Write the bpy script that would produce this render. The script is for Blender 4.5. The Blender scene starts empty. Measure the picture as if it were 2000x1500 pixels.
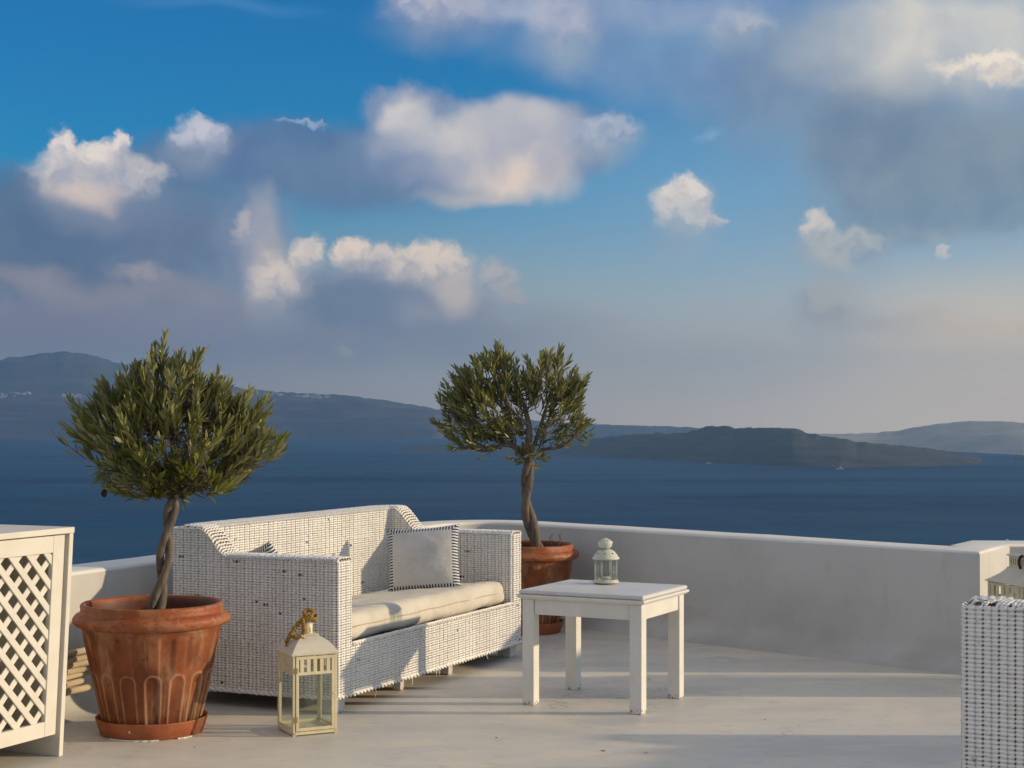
import bpy, bmesh, math, random
import numpy as np
from mathutils import Vector, Matrix, noise as mnoise
R = math.radians
SC = bpy.context.scene
COL = SC.collection
rnd = random.Random(7)

# ---------------------------------------------------------------- camera
cam_data = bpy.data.cameras.new("camera")
cam = bpy.data.objects.new("camera", cam_data); COL.objects.link(cam); SC.camera = cam
cam.location = (0, 0, 1.25); cam.rotation_euler = (R(90), 0, 0)
cam_data.sensor_width = 36.0; cam_data.lens = 36.0 * 3140 / 2000
cam_data.shift_y = 0.035
cam_data.clip_start = 0.1; cam_data.clip_end = 120000

# ---------------------------------------------------------------- light and exposure
SUN_EL, SUN_AZ = 14.0, 91.0          # azimuth clockwise from +Y: the sun stands to the right
SUN_STRENGTH = 3.3
SKY_STRENGTH = 0.1
CLOUD_GAIN = 1.0
HAZE = 6.8e-5
vs = SC.view_settings
vs.view_transform = 'Standard'; vs.look = 'None'; vs.exposure = 0.32; vs.gamma = 1.0
vs.use_curve_mapping = False
SC.cycles.max_bounces = 8; SC.cycles.diffuse_bounces = 3; SC.cycles.volume_bounces = 1
SC.cycles.transparent_max_bounces = 12
SC.cycles.use_denoising = True
sd = bpy.data.lights.new("sun", 'SUN'); sd.energy = SUN_STRENGTH; sd.angle = R(1.0); sd.color = (1.0, 0.78, 0.50)
sun = bpy.data.objects.new("sun", sd); COL.objects.link(sun)
sdir = Vector((math.sin(R(SUN_AZ)) * math.cos(R(SUN_EL)), math.cos(R(SUN_AZ)) * math.cos(R(SUN_EL)), math.sin(R(SUN_EL))))
sun.rotation_euler = sdir.to_track_quat('Z', 'Y').to_euler()
sun.location = sdir * 30

# azimuth, elevation, radii (degrees), roll, edge softness, cover, colour, 1 = billowy edge
CLOUDS = [
    (23.26,11.09,19.25,10.73,0,1.00,0.75,(0.305,0.366,0.445),2),
    (5.46,2.54,27.12,2.91,0,1.00,0.35,(0.270,0.305,0.342),2),
    (6.36,7.57,13.70,4.17,0,1.00,0.45,(0.188,0.352,0.527),2),
    (5.46,12.94,7.59,2.00,-6,0.70,0.80,(0.150,0.254,0.445),0),
    (11.70,11.46,5.77,3.04,0,0.70,0.85,(0.162,0.231,0.352),0),
    (15.66,8.37,5.58,2.64,5,0.60,0.90,(0.181,0.238,0.305),3),
    (12.57,9.87,2.43,2.14,30,0.50,0.85,(0.156,0.216,0.314),3),
    (15.99,6.81,5.56,0.88,4,0.70,0.80,(0.162,0.238,0.332),3),
    (12.22,7.71,1.05,0.64,-35,0.60,0.80,(0.181,0.246,0.342),3),
    (15.32,12.97,5.60,2.46,0,0.80,0.85,(0.515,0.515,0.509),0),
    (14.12,13.21,1.89,1.24,0,0.80,0.50,(0.591,0.558,0.533),0),
    (16.50,11.81,2.01,0.52,0,0.50,0.90,(0.730,0.658,0.578),1),
    (17.50,11.42,1.33,0.52,0,0.50,0.70,(0.658,0.604,0.527),1),
    (13.61,6.45,4.14,0.46,0,0.90,0.55,(0.262,0.323,0.392),0),
    (-12.57,3.56,11.13,2.14,0,0.80,0.85,(0.231,0.216,0.270),2),
    (-4.37,3.27,8.34,1.46,0,0.90,0.75,(0.223,0.231,0.279),2),
    (-15.15,5.53,5.27,2.38,0,0.60,0.90,(0.084,0.127,0.216),3),
    (-16.67,6.79,3.01,1.92,0,0.55,0.90,(0.084,0.133,0.238),3),
    (-12.57,7.44,4.00,1.96,0,0.70,0.85,(0.102,0.150,0.254),3),
    (-11.70,6.05,2.97,1.43,0,0.70,0.80,(0.127,0.168,0.270),0),
    (-10.11,8.73,3.71,1.33,-4,0.55,0.92,(0.089,0.162,0.296),3),
    (-7.26,9.06,4.49,1.52,-6,0.50,0.95,(0.084,0.156,0.305),3),
    (-5.10,8.66,4.71,1.45,0,0.70,0.90,(0.107,0.181,0.314),0),
    (-16.67,2.97,5.02,1.05,0,0.90,0.70,(0.202,0.188,0.246),2),
    (-13.26,4.43,4.49,0.71,0,0.90,0.70,(0.287,0.254,0.296),0),
    (-16.67,4.74,2.51,0.49,0,0.90,0.60,(0.305,0.262,0.296),0),
    (-13.09,4.96,1.21,0.46,0,0.80,0.60,(0.402,0.342,0.352),1),
    (-0.73,9.49,4.93,1.82,4,0.40,0.97,(0.162,0.223,0.371),3),
    (-3.64,10.59,1.73,1.20,0,0.40,0.97,(0.175,0.238,0.392),3),
    (-1.82,10.07,3.46,1.09,6,0.40,0.95,(0.188,0.254,0.402),3),
    (-0.27,9.40,3.47,1.42,5,0.80,0.90,(0.445,0.434,0.491),0),
    (-1.28,10.29,3.47,0.80,8,0.70,0.90,(0.491,0.479,0.515),0),
    (0.18,8.60,2.19,0.88,0,0.90,0.85,(0.672,0.565,0.503),0),
    (-3.64,10.88,1.05,0.80,0,0.70,0.90,(0.539,0.515,0.539),0),
    (-1.28,7.97,2.19,0.47,0,0.90,0.60,(0.578,0.503,0.468),0),
    (3.35,9.74,1.68,0.82,10,1.00,0.55,(0.305,0.361,0.445),0),
    (3.28,10.03,1.35,0.66,10,0.50,0.85,(0.352,0.402,0.515),1),
    (1.09,8.96,0.47,0.55,0,0.90,0.40,(0.262,0.305,0.445),0),
    (-7.44,10.38,0.90,0.16,0,0.60,0.70,(0.305,0.376,0.546),1),
    (-14.57,7.85,2.67,1.37,0,1.00,0.55,(0.305,0.323,0.413),0),
    (-14.64,8.33,2.14,1.09,0,0.50,0.95,(0.658,0.597,0.578),1),
    (-15.59,8.86,0.63,0.97,0,1.00,0.55,(0.305,0.323,0.413),0),
    (-15.66,9.20,0.51,0.77,0,0.45,0.95,(0.687,0.631,0.604),1),
    (-14.31,8.77,1.33,0.75,0,1.00,0.55,(0.305,0.323,0.413),0),
    (-14.38,9.03,1.06,0.60,0,0.50,0.90,(0.687,0.631,0.597),1),
    (-13.49,9.18,0.56,0.71,25,1.00,0.55,(0.305,0.323,0.413),0),
    (-13.55,9.42,0.45,0.57,25,0.45,0.90,(0.687,0.631,0.604),1),
    (-14.84,7.92,1.53,0.60,0,0.90,0.70,(0.644,0.527,0.479),0),
    (-12.53,8.31,0.59,0.46,20,0.60,0.80,(0.456,0.445,0.491),1),
    (-10.92,9.46,1.36,0.94,0,1.00,0.55,(0.305,0.323,0.413),0),
    (-10.99,9.79,1.09,0.75,0,0.50,0.92,(0.491,0.503,0.591),1),
    (-9.05,5.93,1.60,2.34,0,0.70,0.90,(0.195,0.231,0.342),3),
    (-8.83,7.00,0.71,1.08,0,0.80,0.70,(0.352,0.352,0.413),0),
    (-8.69,5.40,1.03,1.62,0,0.70,0.80,(0.434,0.402,0.423),0),
    (-8.17,4.18,1.30,1.40,0,1.00,0.55,(0.305,0.323,0.413),0),
    (-8.25,4.68,1.04,1.12,0,0.45,0.95,(0.658,0.578,0.527),1),
    (-9.47,6.25,0.49,1.08,0,1.00,0.55,(0.305,0.323,0.413),0),
    (-9.55,6.63,0.39,0.86,0,0.60,0.60,(0.479,0.445,0.468),1),
    (-4.55,4.18,3.45,1.46,0,0.50,0.85,(0.144,0.188,0.287),3),
    (-2.55,4.19,1.82,1.28,0,0.70,0.85,(0.305,0.305,0.361),3),
    (-7.15,5.35,0.76,0.95,0,1.00,0.55,(0.305,0.323,0.413),0),
    (-7.22,5.68,0.61,0.76,0,0.45,0.92,(0.658,0.578,0.527),1),
    (-5.57,5.39,1.08,0.86,0,1.00,0.55,(0.305,0.323,0.413),0),
    (-5.64,5.70,0.87,0.69,0,0.45,0.95,(0.701,0.604,0.527),1),
    (-4.12,5.28,1.32,0.86,0,1.00,0.55,(0.305,0.323,0.413),0),
    (-4.19,5.59,1.05,0.69,0,0.50,0.92,(0.604,0.539,0.503),1),
    (-2.75,4.78,1.91,1.37,0,1.00,0.55,(0.305,0.323,0.413),0),
    (-2.83,5.27,1.53,1.09,0,0.45,0.95,(0.672,0.584,0.515),1),
    (-2.19,4.37,0.98,0.98,0,0.80,0.80,(0.515,0.456,0.429),0),
    (-4.91,4.26,1.99,0.73,0,0.90,0.75,(0.150,0.195,0.287),0),
    (-0.38,4.51,0.87,1.14,20,1.00,0.55,(0.305,0.323,0.413),0),
    (-0.46,4.91,0.69,0.91,20,0.60,0.85,(0.445,0.418,0.429),1),
    (0.13,3.91,0.73,0.78,0,1.00,0.55,(0.305,0.361,0.445),0),
    (0.05,4.19,0.58,0.62,0,0.70,0.70,(0.381,0.366,0.381),1),
    (6.07,6.94,1.35,1.41,0,1.00,0.55,(0.305,0.361,0.445),0),
    (6.00,7.43,1.08,1.13,0,0.40,0.97,(0.644,0.604,0.565),1),
    (6.34,7.73,0.90,0.77,0,1.00,0.55,(0.305,0.361,0.445),0),
    (6.27,8.00,0.72,0.62,0,0.45,0.92,(0.631,0.597,0.571),1),
    (7.08,6.96,0.65,0.29,0,0.50,0.85,(0.491,0.491,0.503),1),
    (10.84,6.40,0.84,0.76,0,1.00,0.55,(0.305,0.361,0.445),0),
    (10.77,6.67,0.67,0.61,0,0.45,0.93,(0.552,0.527,0.503),1),
    (11.68,5.53,2.01,1.07,0,1.00,0.55,(0.305,0.361,0.445),0),
    (11.61,5.91,1.61,0.86,0,0.50,0.88,(0.381,0.413,0.434),1),
    (11.26,5.71,1.05,0.43,0,0.80,0.60,(0.445,0.434,0.423),0),
    (15.15,5.62,0.27,0.32,0,0.50,0.80,(0.515,0.515,0.515),1),
    (6.99,9.83,0.72,0.40,20,0.80,0.50,(0.223,0.376,0.578),1),
    (11.24,3.40,1.62,1.48,0,1.00,0.55,(0.305,0.361,0.445),0),
    (11.17,3.93,1.30,1.18,0,0.70,0.80,(0.352,0.356,0.361),1),
    (13.95,3.33,4.47,0.64,0,0.90,0.70,(0.342,0.342,0.352),0),
    (15.45,3.16,0.54,0.46,0,0.60,0.70,(0.491,0.429,0.381),1),
    (17.25,2.99,0.60,0.56,0,0.60,0.80,(0.527,0.434,0.361),1),
    (-2.48,14.05,2.62,1.28,0,1.00,0.55,(0.305,0.323,0.413),0),
    (-2.55,14.49,2.09,1.02,0,0.60,0.85,(0.434,0.434,0.527),1),
    (1.90,13.33,1.50,1.60,0,1.00,0.55,(0.305,0.361,0.445),0),
    (1.82,13.87,1.20,1.28,0,0.60,0.85,(0.445,0.434,0.527),1),
    (0.18,14.43,2.74,0.73,0,0.80,0.70,(0.361,0.392,0.515),0),
    (8.23,13.41,1.56,0.77,0,1.00,0.55,(0.305,0.361,0.445),0),
    (8.16,13.68,1.25,0.61,0,0.70,0.75,(0.402,0.423,0.503),1),
    (5.28,14.32,5.07,0.91,0,0.80,0.70,(0.246,0.314,0.479),0),
    (-10.47,14.20,3.88,0.36,0,1.00,0.30,(0.102,0.262,0.515),2),
    (-7.80,2.28,0.79,0.29,0,0.90,0.60,(0.332,0.287,0.305),0),
    (-6.04,2.43,0.54,0.22,0,0.90,0.60,(0.371,0.332,0.332),0),
    (19.79,1.54,10.02,3.78,0,1.00,0.90,(0.855,0.644,0.413),2),
]

def N(nt, kind, **kw):
    n = nt.nodes.new(kind)
    for k, v in kw.items():
        if k == 'inp':
            for kk, vv in v.items(): n.inputs[kk].default_value = vv
        else: setattr(n, k, v)
    return n
def math_(nt, op, a, b=None, clamp=False):
    n = nt.nodes.new('ShaderNodeMath'); n.operation = op; n.use_clamp = clamp
    for i, v in enumerate((a, b)):
        if v is None: continue
        if isinstance(v, (int, float)): n.inputs[i].default_value = v
        else: nt.links.new(v, n.inputs[i])
    return n.outputs[0]
def mix_(nt, fac, a, b, mode='MIX'):
    n = nt.nodes.new('ShaderNodeMix'); n.data_type = 'RGBA'; n.blend_type = mode
    for i, v in ((0, fac), (6, a), (7, b)):
        if isinstance(v, (int, float)): n.inputs[i].default_value = v
        elif isinstance(v, tuple): n.inputs[i].default_value = (*v, 1) if len(v) == 3 else v
        else: nt.links.new(v, n.inputs[i])
    return n.outputs[2]
def maprange(nt, v, a, b, c=0.0, d=1.0, mode='SMOOTHSTEP'):
    n = nt.nodes.new('ShaderNodeMapRange'); n.interpolation_type = mode
    nt.links.new(v, n.inputs[0])
    for i, x in zip((1, 2, 3, 4), (a, b, c, d)): n.inputs[i].default_value = x
    return n.outputs[0]
def noise_(nt, vec, scale, detail=4, rough=0.55, out='Fac', lac=2.0):
    n = nt.nodes.new('ShaderNodeTexNoise'); n.inputs['Scale'].default_value = scale
    n.inputs['Detail'].default_value = detail; n.inputs['Roughness'].default_value = rough
    n.inputs['Lacunarity'].default_value = lac
    if vec is not None: nt.links.new(vec, n.inputs['Vector'])
    return n.outputs[out]

def build_world():
    w = bpy.data.worlds.new("World"); SC.world = w; w.use_nodes = True
    nt = w.node_tree; nt.nodes.clear(); L = nt.links.new
    out = N(nt, 'ShaderNodeOutputWorld'); bg = N(nt, 'ShaderNodeBackground')
    bg.inputs[1].default_value = SKY_STRENGTH
    L(bg.outputs[0], out.inputs[0])
    sky = N(nt, 'ShaderNodeTexSky', sky_type='NISHITA', sun_disc=False, sun_elevation=R(SUN_EL),
            sun_rotation=R(SUN_AZ), altitude=150.0, air_density=1.0, dust_density=0.6, ozone_density=3.0)
    tc = N(nt, 'ShaderNodeTexCoord')
    D = tc.outputs['Generated']
    sep = N(nt, 'ShaderNodeSeparateXYZ'); L(D, sep.inputs[0])
    az = math_(nt, 'MULTIPLY', math_(nt, 'ARCTAN2', sep.outputs[0], sep.outputs[1]), 57.29578)
    el = math_(nt, 'MULTIPLY', math_(nt, 'ARCSINE', sep.outputs[2]), 57.29578)
    cmb = N(nt, 'ShaderNodeCombineXYZ'); L(az, cmb.inputs[0]); L(el, cmb.inputs[1])
    P = cmb.outputs[0]
    def warp(src, scale, amp, detail, rough):
        c = noise_(nt, src, scale, detail, rough, 'Color')
        s = N(nt, 'ShaderNodeVectorMath', operation='SUBTRACT'); L(c, s.inputs[0]); s.inputs[1].default_value = (.5, .5, .5)
        m = N(nt, 'ShaderNodeVectorMath', operation='MULTIPLY'); L(s.outputs[0], m.inputs[0]); m.inputs[1].default_value = (amp, amp, 0)
        a = N(nt, 'ShaderNodeVectorMath', operation='ADD'); L(src, a.inputs[0]); L(m.outputs[0], a.inputs[1])
        return a.outputs[0]
    Pveil = warp(P, 0.12, 3.0, 2, 0.5)
    Psoft = warp(P, 0.36, 2.2, 4, 0.5)
    Pcrisp = warp(warp(P, 1.1, 1.1, 4, 0.55), 4.2, .42, 6, 0.6)
    def after(v):        # keeps the evaluation order of the long mix chain tight
        m = N(nt, 'ShaderNodeVectorMath', operation='SCALE'); L(Pcrisp, m.inputs[0]); m.inputs['Scale'].default_value = 1e-6
        a = N(nt, 'ShaderNodeVectorMath', operation='ADD'); L(v, a.inputs[0]); L(m.outputs[0], a.inputs[1]); return a.outputs[0]
    Psoft, Pveil = after(Psoft), after(Pveil)
    hsv = N(nt, 'ShaderNodeHueSaturation'); hsv.inputs['Saturation'].default_value = 1.35
    hsv.inputs['Value'].default_value = 1.0; L(sky.outputs[0], hsv.inputs['Color'])
    col = mix_(nt, 1.0, hsv.outputs[0], (0.08, 0.82, 1.05), 'MULTIPLY')
    G = CLOUD_GAIN / SKY_STRENGTH
    # pale air towards the horizon, warmer on the sun's side, all the way round
    sunside = math_(nt, 'MULTIPLY', sep.outputs[0], 1.0)
    sfac = maprange(nt, sunside, -0.35, 0.42)
    hcol = mix_(nt, sfac, (.28 * G, .255 * G, .265 * G), (.95 * G, .76 * G, .56 * G))
    hfac = maprange(nt, el, 0.3, 9.5, .97, 0.0)
    col = mix_(nt, hfac, col, hcol)
    # broken cloud over the rest of the sky
    gn = noise_(nt, D, 3.2, 7, .55)
    gmask = maprange(nt, gn, .40, .56)
    front = maprange(nt, math_(nt, 'ABSOLUTE', az), 19.0, 46.0)
    high = maprange(nt, el, 16.0, 26.0)
    away = math_(nt, 'MAXIMUM', front, high)
    up = maprange(nt, el, -2.0, 4.0)
    gm = math_(nt, 'MULTIPLY', math_(nt, 'MULTIPLY', gmask, away), math_(nt, 'MULTIPLY', up, .85))
    gcol = mix_(nt, maprange(nt, noise_(nt, D, 5.0, 5), .35, .65), (.37 * G, .37 * G, .37 * G), (.88 * G, .79 * G, .65 * G))
    col = mix_(nt, gm, col, gcol)
    billow = noise_(nt, Pcrisp, 1.5, 4, .55)
    softn = noise_(nt, Psoft, .55, 3, .5)
    for (a0, e0, ra, re, rot, soft, alpha, c, k) in CLOUDS:
        mp = N(nt, 'ShaderNodeMapping', vector_type='TEXTURE')
        sq = N(nt, 'ShaderNodeVectorMath', operation='MULTIPLY_ADD')     # evaluate strictly one cloud after another
        L(col, sq.inputs[0]); sq.inputs[1].default_value = (1e-9, 1e-9, 1e-9)
        L((Psoft, Pcrisp, Pveil, Pcrisp)[k], sq.inputs[2]); L(sq.outputs[0], mp.inputs['Vector'])
        mp.inputs['Location'].default_value = (a0, e0, 0); mp.inputs['Rotation'].default_value = (0, 0, R(rot))
        mp.inputs['Scale'].default_value = (ra * 1.12, re * 1.12, 1)
        ln = N(nt, 'ShaderNodeVectorMath', operation='LENGTH'); L(mp.outputs[0], ln.inputs[0])
        f = maprange(nt, ln.outputs['Value'], 1.0 + .12 * soft, 1.0 - soft * .95, 0.0, alpha)
        if k in (1, 3):      # firm tops, undersides that melt into what lies below
            sy0 = N(nt, 'ShaderNodeSeparateXYZ'); L(mp.outputs[0], sy0.inputs[0])
            f = math_(nt, 'MULTIPLY', f, maprange(nt, sy0.outputs[1], -1.0, .35 if k == 1 else -.2))
        if k == 1:
            # sunlit shoulders, cooler and dimmer underside
            sy = N(nt, 'ShaderNodeSeparateXYZ'); L(mp.outputs[0], sy.inputs[0])
            lit = maprange(nt, math_(nt, 'ADD', math_(nt, 'MULTIPLY', sy.outputs[1], .7), math_(nt, 'MULTIPLY', billow, 3.2)), .75, 2.1)
            cc = mix_(nt, lit, (c[0] * .60 * G, c[1] * .66 * G, c[2] * .78 * G), (c[0] * 1.14 * G, c[1] * 1.07 * G, c[2] * .97 * G))
        elif k == 2: cc = (c[0] * G, c[1] * G, c[2] * G)
        else: cc = mix_(nt, maprange(nt, softn, .3, .7), (c[0] * .90 * G, c[1] * .91 * G, c[2] * .90 * G), (c[0] * 1.16 * G, c[1] * 1.10 * G, c[2] * .98 * G))
        col = mix_(nt, f, col, cc)
    w.cycles.sampling_method = 'MANUAL'; w.cycles.sample_map_resolution = 256
    L(col, bg.inputs[0])
build_world()

# ---------------------------------------------------------------- helpers
def tag(o, label=None, cat=None, group=None, kind=None):
    if label: o['label'] = label
    if cat: o['category'] = cat
    if group: o['group'] = group
    if kind: o['kind'] = kind
    return o
def empty(name, loc, rz=0.0, label=None, cat=None, group=None):
    o = bpy.data.objects.new(name, None); COL.objects.link(o)
    o.empty_display_size = .1; o.location = loc; o.rotation_euler = (0, 0, rz)
    return tag(o, label, cat, group)
class MB:
    def __init__(s): s.v = []; s.f = []; s.sm = []; s.n = 0; s.at = []
    def add(s, v, f, smooth=False, att=None):
        s.v.extend([tuple(map(float, p)) for p in v]); k = s.n
        s.f.extend([tuple(i + k for i in q) for q in f]); s.sm.extend([smooth] * len(f)); s.n += len(v)
        if att is not None: s.at.extend(list(att) if hasattr(att, '__len__') else [att] * len(v))
        elif s.at: s.at.extend([0.0] * len(v))
        return s
    def box(s, x0, x1, y0, y1, z0, z1, M=None):
        v = [(x, y, z) for z in (z0, z1) for y in (y0, y1) for x in (x0, x1)]
        if M is not None: v = [tuple(M @ Vector(p)) for p in v]
        return s.add(v, [(0, 2, 3, 1), (4, 5, 7, 6), (0, 1, 5, 4), (2, 6, 7, 3), (0, 4, 6, 2), (1, 3, 7, 5)])
    def tube(s, pts, rad, n=6, cap=True, att=None):
        pts = [Vector(p) for p in pts]
        rs = rad if hasattr(rad, '__len__') else [rad] * len(pts)
        vs_, prev = [], None
        for i, p in enumerate(pts):
            t = (pts[min(i + 1, len(pts) - 1)] - pts[max(i - 1, 0)]).normalized()
            if prev is None:
                a = Vector((0, 0, 1)) if abs(t.z) < .9 else Vector((1, 0, 0))
                u = t.cross(a).normalized()
            else:
                u = (prev - t * prev.dot(t)).normalized()
            w = t.cross(u); prev = u
            for k in range(n):
                a = 2 * math.pi * k / n
                vs_.append(p + (u * math.cos(a) + w * math.sin(a)) * rs[i])
        f = [(i * n + k, i * n + (k + 1) % n, (i + 1) * n + (k + 1) % n, (i + 1) * n + k) for i in range(len(pts) - 1) for k in range(n)]
        if cap: f.append(tuple(reversed(range(n)))); f.append(tuple((len(pts) - 1) * n + k for k in range(n)))
        return s.add(vs_, f, True, att)
    def lathe(s, prof, n=48, smooth=True, c=(0, 0), closed=False):
        v = []; m = len(prof)
        for (r, z) in prof:
            for k in range(n):
                a = 2 * math.pi * k / n; v.append((c[0] + r * math.cos(a), c[1] + r * math.sin(a), z))
        rr = range(m if closed else m - 1)
        f = [(i * n + k, i * n + (k + 1) % n, ((i + 1) % m) * n + (k + 1) % n, ((i + 1) % m) * n + k) for i in rr for k in range(n)]
        return s.add(v, f, smooth)
    def build(s, name, mat, parent=None, bevel=0, autosmooth=None, attname='var', sub=0, seg=2):
        me = bpy.data.meshes.new(name); me.from_pydata(s.v, [], s.f); me.update()
        me.polygons.foreach_set('use_smooth', s.sm if any(s.sm) else [False] * len(s.f))
        if s.at and len(s.at) == len(s.v):
            a = me.attributes.new(attname, 'FLOAT', 'POINT'); a.data.foreach_set('value', s.at)
        me.materials.append(mat)
        o = bpy.data.objects.new(name, me); COL.objects.link(o)
        if parent: o.parent = parent
        if bevel:
            b = o.modifiers.new('bevel', 'BEVEL'); b.width = bevel; b.segments = seg; b.limit_method = 'ANGLE'; b.angle_limit = R(40)
            if True: b.harden_normals = False
        if sub:
            b = o.modifiers.new('sub', 'SUBSURF'); b.levels = b.render_levels = sub
        return o

def mat(name, base=(.5, .5, .5), rough=.6, spec=.5, **kw):
    m = bpy.data.materials.new(name); m.use_nodes = True
    nt = m.node_tree; b = nt.nodes['Principled BSDF']
    b.inputs['Base Color'].default_value = (*base, 1); b.inputs['Roughness'].default_value = rough
    b.inputs['Specular IOR Level'].default_value = spec
    for k, v in kw.items(): b.inputs[k].default_value = v
    return m, nt, b
def objco(nt, scale=(1, 1, 1), which='Object'):
    tc = nt.nodes.new('ShaderNodeTexCoord'); mp = nt.nodes.new('ShaderNodeMapping')
    nt.links.new(tc.outputs[which], mp.inputs[0]); mp.inputs['Scale'].default_value = scale
    return mp.outputs[0]
def geopos(nt, scale=(1, 1, 1)):
    g = nt.nodes.new('ShaderNodeNewGeometry'); mp = nt.nodes.new('ShaderNodeMapping')
    nt.links.new(g.outputs['Position'], mp.inputs[0]); mp.inputs['Scale'].default_value = scale
    return mp.outputs[0]
def bump(nt, b, h, strength=.3, dist=.01, prev=None):
    n = nt.nodes.new('ShaderNodeBump'); n.inputs['Strength'].default_value = strength; n.inputs['Distance'].default_value = dist
    nt.links.new(h, n.inputs['Height'])
    if prev is not None: nt.links.new(prev, n.inputs['Normal'])
    nt.links.new(n.outputs[0], b.inputs['Normal'])
    return n.outputs[0]

# ---------------------------------------------------------------- materials
def m_plaster():
    m, nt, b = mat('white plaster', rough=.75, spec=.3)
    p = geopos(nt)
    c = mix_(nt, maprange(nt, noise_(nt, p, 1.3, 6, .6), .35, .7), (.58, .565, .54), (.50, .49, .465))
    c = mix_(nt, maprange(nt, noise_(nt, geopos(nt, (1, 1, .35)), 9, 5, .65), .52, .75, 0, .35), c, (.42, .40, .355))
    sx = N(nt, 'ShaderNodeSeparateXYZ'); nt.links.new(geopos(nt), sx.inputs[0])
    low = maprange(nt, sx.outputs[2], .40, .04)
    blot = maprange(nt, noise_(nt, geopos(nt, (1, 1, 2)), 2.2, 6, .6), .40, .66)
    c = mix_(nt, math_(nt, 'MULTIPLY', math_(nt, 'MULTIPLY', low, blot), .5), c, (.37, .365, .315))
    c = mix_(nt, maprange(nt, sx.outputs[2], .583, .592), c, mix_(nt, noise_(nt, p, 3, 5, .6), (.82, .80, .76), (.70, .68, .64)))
    nt.links.new(c, b.inputs['Base Color'])
    n1 = bump(nt, b, noise_(nt, p, 14, 5, .6), .25, .012)
    bump(nt, b, noise_(nt, p, 120, 3, .6), .12, .002, n1)
    return m
def m_floor():
    m, nt, b = mat('polished cement', rough=.5, spec=.35)
    p = geopos(nt)
    c = mix_(nt, maprange(nt, noise_(nt, p, .55, 6, .6), .35, .68), (.70, .65, .56), (.60, .575, .525))
    st = noise_(nt, geopos(nt, (.8, 1.9, 1)), 1.0, 6, .6)
    c = mix_(nt, maprange(nt, st, .46, .66, 0, .65), c, (.50, .485, .45))
    st2 = noise_(nt, geopos(nt, (1.1, 1.9, 1)), 1.9, 6, .62)
    c = mix_(nt, maprange(nt, st2, .50, .64, 0, .7), c, (.76, .67, .54))
    st3 = noise_(nt, geopos(nt, (1.0, 1.6, 1)), 7.5, 7, .7)
    c = mix_(nt, maprange(nt, st3, .53, .70, 0, .55), c, (.49, .445, .375))
    sw = noise_(nt, geopos(nt, (2.2, 5.0, 1)), 2.6, 6, .7)
    c = mix_(nt, maprange(nt, sw, .57, .70, 0, .30), c, (.45, .42, .37))
    sp = noise_(nt, p, 55, 2, .5)
    c = mix_(nt, maprange(nt, sp, .70, .76, 0, .5), c, (.28, .24, .20))
    # hairline cracks
    v = nt.nodes.new('ShaderNodeTexVoronoi'); v.feature = 'DISTANCE_TO_EDGE'; v.inputs['Scale'].default_value = .55
    wn = nt.nodes.new('ShaderNodeVectorMath'); wn.operation = 'ADD'
    ws = nt.nodes.new('ShaderNodeVectorMath'); ws.operation = 'SCALE'; ws.inputs['Scale'].default_value = .9
    nt.links.new(noise_(nt, p, 1.4, 7, .65, 'Color'), ws.inputs[0])
    nt.links.new(p, wn.inputs[0]); nt.links.new(ws.outputs[0], wn.inputs[1]); nt.links.new(wn.outputs[0], v.inputs['Vector'])
    crack = maprange(nt, v.outputs['Distance'], 0.0, .0022, 1, 0, 'LINEAR')
    crack = math_(nt, 'MULTIPLY', crack, maprange(nt, noise_(nt, p, 1.1, 3, .5), .46, .56))
    c = mix_(nt, math_(nt, 'MULTIPLY', crack, .75), c, (.16, .125, .09))
    nt.links.new(c, b.inputs['Base Color'])
    nt.links.new(maprange(nt, noise_(nt, p, 3, 5, .6), .3, .7, .38, .62, 'LINEAR'), b.inputs['Roughness'])
    n1 = bump(nt, b, st2, .25, .012)
    bump(nt, b, noise_(nt, p, 30, 4, .6), .15, .003, n1)
    return m
def m_paint(name, c0, c1, scale=9, wear=None, rough=.5, bstr=.12):
    m, nt, b = mat(name, rough=rough, spec=.4)
    p = objco(nt)
    c = mix_(nt, maprange(nt, noise_(nt, p, scale, 6, .62), .35, .7), c0, c1)
    if wear:
        wc, lo, hi = wear
        c = mix_(nt, maprange(nt, noise_(nt, p, scale * 4, 6, .7), lo, hi), c, wc)
    nt.links.new(c, b.inputs['Base Color'])
    bump(nt, b, noise_(nt, objco(nt, (1, 1, .25)), 60, 4, .6), bstr, .003)
    return m
def m_footwear(name, c0, c1, wc, zr, rough=.45):
    """white paint, chipped and dirty near the foot of a leg"""
    m, nt, b = mat(name, rough=rough, spec=.4)
    p = objco(nt)
    c = mix_(nt, maprange(nt, noise_(nt, p, 7, 6, .62), .35, .7), c0, c1)
    g = geopos(nt); sx = N(nt, 'ShaderNodeSeparateXYZ'); nt.links.new(g, sx.inputs[0])
    low = maprange(nt, sx.outputs[2], zr, 0.0)
    ch = maprange(nt, math_(nt, 'ADD', noise_(nt, g, 70, 5, .7), math_(nt, 'MULTIPLY', low, .17)), .66, .73)
    c = mix_(nt, math_(nt, 'MULTIPLY', ch, low), c, wc)
    nt.links.new(c, b.inputs['Base Color'])
    bump(nt, b, noise_(nt, objco(nt, (1, 1, .2)), 70, 4, .6), .15, .002)
    return m
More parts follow.
